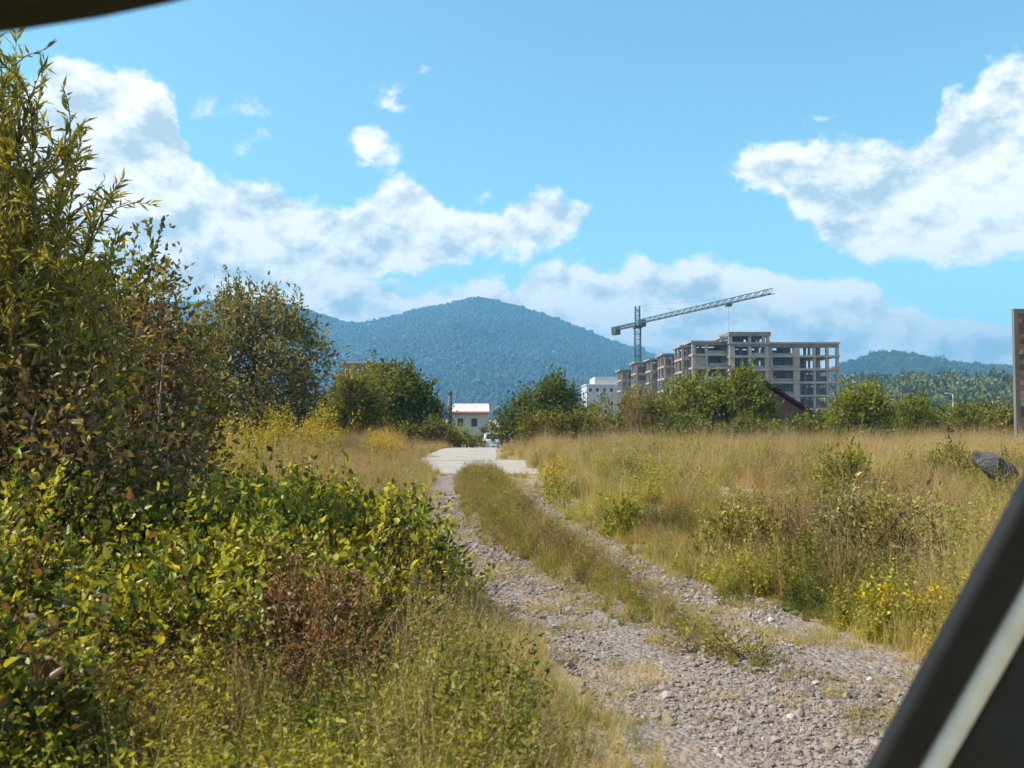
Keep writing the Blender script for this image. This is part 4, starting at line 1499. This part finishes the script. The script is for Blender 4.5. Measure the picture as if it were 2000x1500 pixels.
def gable_house():
    # pale house with pink roof at the end of the lane
    d = 120.0
    G = -2.0
    x0, x1 = X_at(884, d), X_at(952, d)
    root = thing('pale_house', 'small pale house with pink-white sheet roof down the lane', 'house', ((x0 + x1) / 2, d, G))
    w = (x1 - x0) / 2
    ze = Z_at(806, d) - G
    zr = Z_at(790, d) - G
    box('wall', -w, w, 0, 7, 0, ze, GREYWALL, root)
    bm = bmesh.new()
    v = [(-w - .3, -.5, ze), (w + .3, -.5, ze), (w + .1, 3.5, zr), (-w - .1, 3.5, zr), (-w - .3, 7.5, ze), (w + .3, 7.5, ze)]
    vs = [bm.verts.new(p) for p in v] + [bm.verts.new((p[0], p[1], p[2] - .16)) for p in v]
    for f in ((0, 1, 2, 3), (3, 2, 5, 4), (6, 9, 8, 7), (9, 10, 11, 8), (0, 6, 7, 1), (4, 5, 11, 10), (1, 7, 8, 2), (2, 8, 11, 5), (0, 3, 9, 6), (3, 4, 10, 9)):
        bm.faces.new([vs[i] for i in f])
    for vv in vs:
        vv.co.z += .17
    bm_obj('roof', bm, PINK_ROOF, root)
    box('fascia', -w - .2, w + .2, -.46, -.36, ze - .30, ze - .002, BRICKS[0], root)
    for cx in (-.55, .25):
        f = box('window', cx * w - .5, cx * w + .5, -.06, .1, ze - 2.0, ze - .7, GREYWALL, root)
        box('pane', cx * w - .4, cx * w + .4, -.09, -.063, ze - 1.9, ze - .8, GLASS_DK, f)
    box('door', w * .62, w * .62 + .9, -.06, .1, .1, 2.1, BRICKS[1], root)


gable_house()


def smokestack():
    d = 118.0
    x = X_at(879, d)
    z1 = Z_at(763, d) + 2.0
    bm = bmesh.new()
    bmesh.ops.create_cone(bm, cap_ends=True, segments=20, radius1=.34, radius2=.26, depth=z1, matrix=Matrix.Translation((0, 0, z1 / 2)))
    root = thing('smokestack', 'slim dark chimney stack beside the pale house', 'chimney', (x, d, -2.0))
    bm_obj('shaft', bm, STEEL_DK, root, True)
    for zz in (z1 - .35, z1 * .66):
        bm = bmesh.new()
        bmesh.ops.create_cone(bm, cap_ends=True, segments=20, radius1=.37, radius2=.37, depth=.22, matrix=Matrix.Translation((0, 0, zz)))
        bm_obj('band', bm, STEEL_DK, root)


smokestack()


def red_roof_house():
    # steep weathered roof, ridge at upper left, eave running down to the right
    d = 75.0
    P = lambda px, py, dd: Vector((X_at(px, dd), dd, Z_at(py, dd)))
    a, b = P(1490, 745, d), P(1612, 826, d)
    root = thing('red_roof_house', 'derelict house with steep dark red roof before the concrete building', 'house', (a.x, d, -2.0))
    o = Vector((a.x, d, -2.0))
    A, B = a - o, b - o
    dep = 7.0
    # gable wall facing the camera
    bm = bmesh.new()
    pts_ = [(2 * A.x - B.x, 0, 0), (B.x, 0, 0), (B.x - .1, 0, B.z - .2), (A.x, 0, A.z - .25), (2 * A.x - B.x + .1, 0, B.z - .2)]
    f = [bm.verts.new(p) for p in pts_]
    k = [bm.verts.new((p[0], dep, p[2])) for p in pts_]
    bm.faces.new(f)
    bm.faces.new(k[::-1])
    for i in range(5):
        bm.faces.new([f[i], k[i], k[(i + 1) % 5], f[(i + 1) % 5]])
    bm_obj('wall', bm, ROOF_RED, root)
    # roof slopes with boards/tile courses as separate rows
    for s in (1, -1):
        ex = A.x + s * (B.x - A.x)
        n = 9
        for i in range(n):
            t0, t1 = i / n - .01, (i + 1) / n + .02
            bm = bmesh.new()
            p0 = Vector((A.x + (ex - A.x) * t0, 0, A.z + (B.z - A.z) * t0))
            p1 = Vector((A.x + (ex - A.x) * t1, 0, A.z + (B.z - A.z) * t1))
            nrm = Vector((s * (A.z - B.z), 0, abs(ex - A.x))).normalized()
            q = []
            for yy in (-.6, dep + .4):
                for (pp, up_) in ((p0, .02), (p1, .07), (p1, .17), (p0, .12)):
                    q.append(bm.verts.new((pp.x + nrm.x * up_, yy, pp.z + nrm.z * up_)))
            for ff in ((0, 1, 2, 3), (7, 6, 5, 4), (0, 4, 5, 1), (1, 5, 6, 2), (2, 6, 7, 3), (3, 7, 4, 0)):
                bm.faces.new([q[i_] for i_ in ff])
            bm_obj('roof_course', bm, ROOF_EDGE if i % 3 else ROOF_RED, root)
    w_ = box('window', A.x + .6, A.x + 1.5, -.05, .1, A.z - 2.9, A.z - 1.7, BARK, root)
    box('pane', A.x + .7, A.x + 1.4, -.08, -.053, A.z - 2.8, A.z - 1.8, GLASS_DK, w_)


red_roof_house()


def brick_ruin():
    # concrete corner pillar with clay block infill at the right edge
    d = 40.0
    x0 = X_at(1984, d)
    zt = Z_at(602, d)
    gb = g0(x0, d) - .2
    root = thing('brick_building', 'raw clay-block wall with concrete corner pillar at the right edge', 'building', (x0, d, gb))
    h = zt - gb
    box('pillar', 0, .22, .0, .2, 0, h, CONC_DARK, root, .01)
    box('mortar_core', .221, 2.4, .10, .30, 0, h - .25, CONC_DARK, root)
    box('ring_beam', .221, 2.4, .0, .34, h - .248, h - .01, CONC_DARK, root)
    gg = np.random.default_rng(4)
    zz, r = 0.0, 0
    while zz < h - .5:
        xx = .225 + (-.2 if r % 2 else 0)
        while xx < 2.3:
            a, b = max(xx, .225), min(xx + .39, 2.38)
            if b - a > .06 and gg.random() > .06:
                box('clay_block', a, b, .05 + gg.uniform(-.012, .012), .22, zz + .006, zz + .225, BRICKS[int(gg.choice([0, 1, 2], p=[.5, .35, .15]))], root)
            xx += .40
        zz += .24
        r += 1


brick_ruin()


def lamp_post():
    d = 90.0
    x = X_at(1861, d)
    root = thing('lamp_post', 'thin pale street lamp pole among the bushes at right', 'street lamp', (x, d, -2.0))
    h = Z_at(770, d) + 2.0
    bm = bmesh.new()
    bmesh.ops.create_cone(bm, cap_ends=True, segments=10, radius1=.06, radius2=.045, depth=h, matrix=Matrix.Translation((0, 0, h / 2)))
    bm_obj('pole', bm, ALU, root, True)
    bm = bmesh.new()
    bar_bm(bm, (0, 0, h - .05), (-.45, 0, h + .1), .03, 6)
    bm_obj('arm', bm, ALU, root)
    bm = bmesh.new()
    box_bm(bm, -.8, -.4, -.09, .09, h + .06, h + .14, .03)
    bm_obj('lamp_head', bm, ALU, root)


lamp_post()


def parked_car():
    d = 72.0
    x = X_at(964, d)
    root = thing('parked_car', 'white car parked on the lane between the trees', 'car', (x, d, g0(-2, d) + .02), math.radians(4))
    # side profile (y, z), lofted across the width with tumblehome; rear of the car faces the camera
    prof = [(0.05, .30), (0.0, .55), (0.05, .88), (.35, .95), (.62, 1.40), (1.2, 1.47), (2.0, 1.44), (2.75, .98), (3.7, .84), (3.95, .62), (3.95, .30)]
    bm = bmesh.new()
    rings = []
    for s in (-.86, -.80, .80, .86):
        k = 0.0 if abs(s) < .83 else 1.0
        ring = []
        for (y, z) in prof:
            tum = 1.0 - .20 * max(0, (z - .9)) / .55
            zz = z - .05 * k * (z > .4)
            ring.append(bm.verts.new((s * tum, y + (.05 if y < 2 else -.05) * k, zz)))
        rings.append(ring)
    for a, b in zip(rings, rings[1:]):
        for i in range(len(prof)):
            j = (i + 1) % len(prof)
            bm.faces.new([a[i], a[j], b[j], b[i]])
    bm.faces.new(rings[0])
    bm.faces.new(rings[-1][::-1])
    bm_obj('body', bm, CARPAINT, root)
    bm = bmesh.new()
    q = [bm.verts.new(p) for p in ((-.62, .36, 1.0), (.62, .36, 1.0), (.55, .57, 1.36), (-.55, .57, 1.36))]
    bm.faces.new(q)
    e = bmesh.ops.extrude_face_region(bm, geom=bm.faces[:])
    for v in e['geom']:
        if isinstance(v, bmesh.types.BMVert):
            v.co.y -= .03
    bm_obj('rear_window', bm, GLASS_DK, root)
    for s in (-1, 1):
        bm = bmesh.new()
        q = [bm.verts.new(p) for p in ((s * .84, .75, .98), (s * .84, 2.5, .98), (s * .74, 1.95, 1.36), (s * .74, .95, 1.38))]
        bm.faces.new(q)
        e = bmesh.ops.extrude_face_region(bm, geom=bm.faces[:])
        for v in e['geom']:
            if isinstance(v, bmesh.types.BMVert):
                v.co.x += s * .03
        bm_obj('side_window', bm, GLASS_DK, root)
        box('tail_light', s * .72 - .11, s * .72 + .11, -.03, .1, .62, .86, LAMP_RED, root, .02)
        for yy in (.75, 3.15):
            bm = bmesh.new()
            m = Matrix.Translation((s * .76, yy, .31)) @ Matrix.Rotation(math.pi / 2, 4, 'Y')
            bmesh.ops.create_cone(bm, cap_ends=True, segments=20, radius1=.31, radius2=.31, depth=.2, matrix=m)
            w = bm_obj('wheel', bm, RUBBER, root, False)
            bm = bmesh.new()
            m = Matrix.Translation((s * .80, yy, .31)) @ Matrix.Rotation(math.pi / 2, 4, 'Y')
            bmesh.ops.create_cone(bm, cap_ends=True, segments=16, radius1=.19, radius2=.19, depth=.14, matrix=m)
            bm_obj('rim', bm, ALU, w)
    box('bumper', -.80, .80, -.08, .06, .34, .52, CARPAINT, root, .03)
    box('number_plate', -.26, .26, -.02, .02, .66, .77, WHITE, root)


parked_car()


# ------------------------------------------------------------------ mountain, hills and their woods
FOREST_A = leaf_mat('far_forest', [(0.03, 0.055, 0.02), (0.055, 0.085, 0.025), (0.095, 0.12, 0.03), (0.16, 0.16, 0.04)], 0.1, True)


FOREST_M = leaf_mat('mountain_forest', [(0.018, 0.032, 0.014), (0.026, 0.043, 0.018), (0.034, 0.052, 0.02), (0.045, 0.062, 0.024)], 0.1, True)


def blob_protos():
    gg = np.random.default_rng(9)
    O = []
    for k in range(4):
        bm = bmesh.new()
        bmesh.ops.create_icosphere(bm, subdivisions=3, radius=1.0)
        s = gg.uniform(0, 50)
        for v in bm.verts:
            c = v.co.copy()
            n = float(fbm(c.x * 2.2 + s, c.y * 2.2 + c.z * 2.7 + s)) - .5
            n += .6 * (float(fbm(c.x * 6 + s, c.z * 6 + c.y * 5)) - .5)
            v.co = c * (1 + .75 * n)
            v.co.z *= 1.15
        me = bpy.data.meshes.new('canopy')
        bm.to_mesh(me)
        bm.free()
        me.materials.append(FOREST_M)
        O.append(bpy.data.objects.new('c%d_canopy' % k, me))
    proto_collection('canopy', O)
    L = []
    for k in range(5):
        n = 700
        d = norm(gg.normal(size=(n, 3)))
        lump = fbm(d[:, 0] * 2.0 + 7 * k, d[:, 1] * 2.0 + d[:, 2] * 2.6) - .5
        r = (.62 + .38 * gg.random(n) ** .5) * (1 + 1.0 * lump)
        P = d * r[:, None] * np.array([1, 1, 1.2])
        Ls = gg.uniform(.14, .30, n)
        V, F = leaves(P, d * .6 + gg.normal(size=(n, 3)) * .7, Ls, Ls * .75, gg)
        L.append(proto_obj('f%d_leafy' % k, V, F, [FOREST_A]))
    proto_collection('leafy', L)


blob_protos()
HILL = surf_mat('hill_soil', (0.02, 0.032, 0.014), (0.035, 0.05, 0.02), .02, .95, 0.0)


def ridge_hill(name, d, rid, front, back, x0, x1, nx, ny, rough, forest_n, fr, label, seed, tb=0.0, src='canopy'):
    xs = np.linspace(x0, x1, nx)
    rx = np.array([X_at(p[0], d) for p in rid])
    rz = np.array([Z_at(p[1], d) + 2.2 for p in rid])

    def hz(x, y):
        wob = (fbm(x / (d * .08) + seed, y / (d * .06)) - .5)
        h = np.interp(x, rx, rz)
        t = np.where(y < d, (y - front) / (d - front), (back - y) / (back - d)).clip(0, 1)
        t2 = t * (0.75 + .25 * t)
        sp = 4 * t * (1 - t)
        return -2.2 + h * (t2 + sp * rough * wob)
    ys = np.concatenate([np.linspace(front, d, ny), np.linspace(d, back, ny // 3)[1:]])
    gx, gy = np.meshgrid(xs, ys)
    V = np.stack([gx, gy, hz(gx, gy) - .5], -1).reshape(-1, 3)
    i = (np.arange(len(ys) - 1)[:, None] * nx + np.arange(nx - 1)[None, :]).ravel()
    kind(link(name, raw_mesh(name, V, np.stack([i, i + 1, i + nx + 1, i + nx], -1), smooth_sh=True), HILL), 'structure')
    g_ = np.random.default_rng(seed)
    x = g_.uniform(x0, x1, forest_n)
    y = g_.uniform(front, d + (back - d) * .12, forest_n)
    z = hz(x, y)
    k = (np.abs(x) < .68 * y) & (z > -1.5)
    x, y, z = x[k], y[k], z[k]
    n = len(x)
    s = fr * np.exp(g_.normal(0, .25, n))
    scl = s[:, None] * g_.uniform(.8, 1.25, (n, 3))
    rot = np.stack([g_.normal(size=n) * .2, g_.normal(size=n) * .2, g_.uniform(0, 6.28, n)], 1)
    patch = fbm(x / (d * .03), y / (d * .03)) - .5
    tt = np.clip(g_.normal(.5, .2, n) + patch * .7 + tb, 0, 1)
    scatter(name.replace('mountain', 'mountain').replace('hill', 'hillside') + '_forest', label, src, np.column_stack([x, y, z + s * .1]), rot, scl, g_.integers(0, 4, n), tt)


ridge_hill('mountain', 2500., [(-900, 700), (-300, 640), (200, 600), (420, 590), (560, 598), (620, 614), (645, 622), (680, 633), (715, 632), (745, 625), (790, 614), (840, 601), (880, 595), (905, 587), (930, 583),
                               (960, 586), (1000, 597), (1060, 615), (1120, 637), (1180, 662), (1240, 684), (1290, 700), (1400, 730), (1520, 752), (1700, 775), (2300, 800), (2900, 812)],
           1250., 3500., -2600, 2700, 160, 60, .22, 190000, 4.4, 'forest covering the blue mountain on the horizon', 5)
ridge_hill('hill', 1500., [(1300, 812), (1450, 775), (1560, 745), (1640, 719), (1685, 705), (1720, 694), (1750, 692), (1775, 696), (1800, 705), (1850, 713), (1900, 718), (1990, 722), (2200, 728), (2600, 745), (3000, 800)],
           800., 2100., 220, 1750, 90, 40, .08, 24000, 4.6, 'wooded crest of the low hill at the right', 15, src='leafy')
ridge_hill('wooded_slope', 460., [(1560, 812), (1620, 775), (1650, 765), (1680, 756), (1760, 758), (1850, 764), (1930, 762), (2000, 758), (2300, 755), (2700, 800)],
           250., 620., 130, 480, 70, 40, .15, 4200, 4.0, 'trees on the nearer green slope at the right', 25, tb=.3, src='leafy')


# ------------------------------------------------------------------ the car we look out of
def sweep(path, profile, close=True):
    """profile: list of (u,v); path: list of Vectors; frames from a fixed reference"""
    bm = bmesh.new()
    rings = []
    for i, p in enumerate(path):
        t = (path[min(i + 1, len(path) - 1)] - path[max(i - 1, 0)]).normalized()
        v = Vector((0, -1, 0))
        v = (v - t * v.dot(t)).normalized()
        u = t.cross(v).normalized()
        rings.append([bm.verts.new(p + u * a + v * b) for (a, b) in profile])
    n = len(profile)
    for a, b in zip(rings, rings[1:]):
        for i in range(n):
            j = (i + 1) % n
            bm.faces.new([a[i], a[j], b[j], b[i]])
    bm.faces.new(rings[0])
    bm.faces.new(rings[-1][::-1])
    return bm


def viewing_car():
    root = thing('car', 'dark car window pillar and roof edge framing the view', 'car', (0, 0, 0))
    # pillar axis: leans back towards the roof as it rises to the right
    def pt(px, py, d):
        return Vector((X_at(px, d), d, Z_at(py, d)))
    # the outer edge of the pillar as a straight line through two points
    lo, hi = pt(1622, 1592, .96), pt(2066, 772, .80)
    ex = (hi - lo)
    path = [lo - ex * .25 + ex * (2.7 * i / 12) for i in range(13)]
    path = [p + Vector((.012 * math.sin(math.pi * i / 12), 0, 0)) for i, p in enumerate(path)]

    def rounded(u0, u1, v0, v1, r=.008):
        q = []
        for (cu, cv, a0) in ((u1 - r, v1 - r, 0), (u0 + r, v1 - r, 90), (u0 + r, v0 + r, 180), (u1 - r, v0 + r, 270)):
            for k in range(4):
                a = math.radians(a0 + 30 * k)
                q.append((cu + r * math.cos(a), cv + r * math.sin(a)))
        return q
    # find which way u points: towards image right is wanted
    t = ex.normalized()
    v = Vector((0, -1, 0))
    v = (v - t * v.dot(t)).normalized()
    u = t.cross(v)
    sg = 1 if u.x > 0 else -1

    def prof(a, b, c, e, r):
        p = rounded(a, b, c, e, r)
        return [(sg * x, y) for (x, y) in p]
    bm_obj('windscreen_pillar', sweep(path, prof(-.002, .042, -.012, .012, .010)), RUBBER, root, True)
    bm_obj('pillar_trim_strip', sweep(path, prof(.0425, .0640, -.012, .018, .009)), TRIM_LT, root, True)
    bm_obj('pillar_cover', sweep(path, prof(.0660, .30, -.03, .012, .010)), TRIM_DK, root, True)
    # roof header: arches from low left up and over to the pillar
    end = path[-1]
    hp = [(-420, 68), (-200, 47), (0, 20), (150, -4), (300, -36), (450, -80), (600, -130), (900, -240)]
    P = [pt(px, y, .62) for px, y in hp]
    last = P[-1]
    top = end + Vector((0, 0, .02))
    for k in range(1, 9):
        s = k / 8
        q = last.lerp(top, s)
        q.z += .14 * math.sin(math.pi * s)
        P.append(q)
    t = (P[1] - P[0]).normalized()
    v = Vector((0, -1, 0))
    u = t.cross(v)
    sg2 = 1 if u.z > 0 else -1
    pr = [(sg2 * a, b) for (a, b) in rounded(0, .12, -.03, .03, .012)]
    bm_obj('roof_edge', sweep(P, pr), RUBBER, root, True)


viewing_car()


# ------------------------------------------------------------------ haze
def haze():
    m, T = mat_new('haze_air')
    out = nd(T, 'ShaderNodeOutputMaterial')
    v = nd(T, 'ShaderNodeVolumePrincipled')
    v.inputs['Color'].default_value = (0.19, 0.50, 0.82, 1)
    v.inputs['Density'].default_value = 0.00038
    v.inputs['Anisotropy'].default_value = 0.0
    T.links.new(v.outputs[0], out.inputs['Volume'])
    o = box('haze', -3900, 3900, -120, 3900, -4.5, 372, m)
    kind(o, 'stuff', 'thin blue summer haze filling the air')


haze()
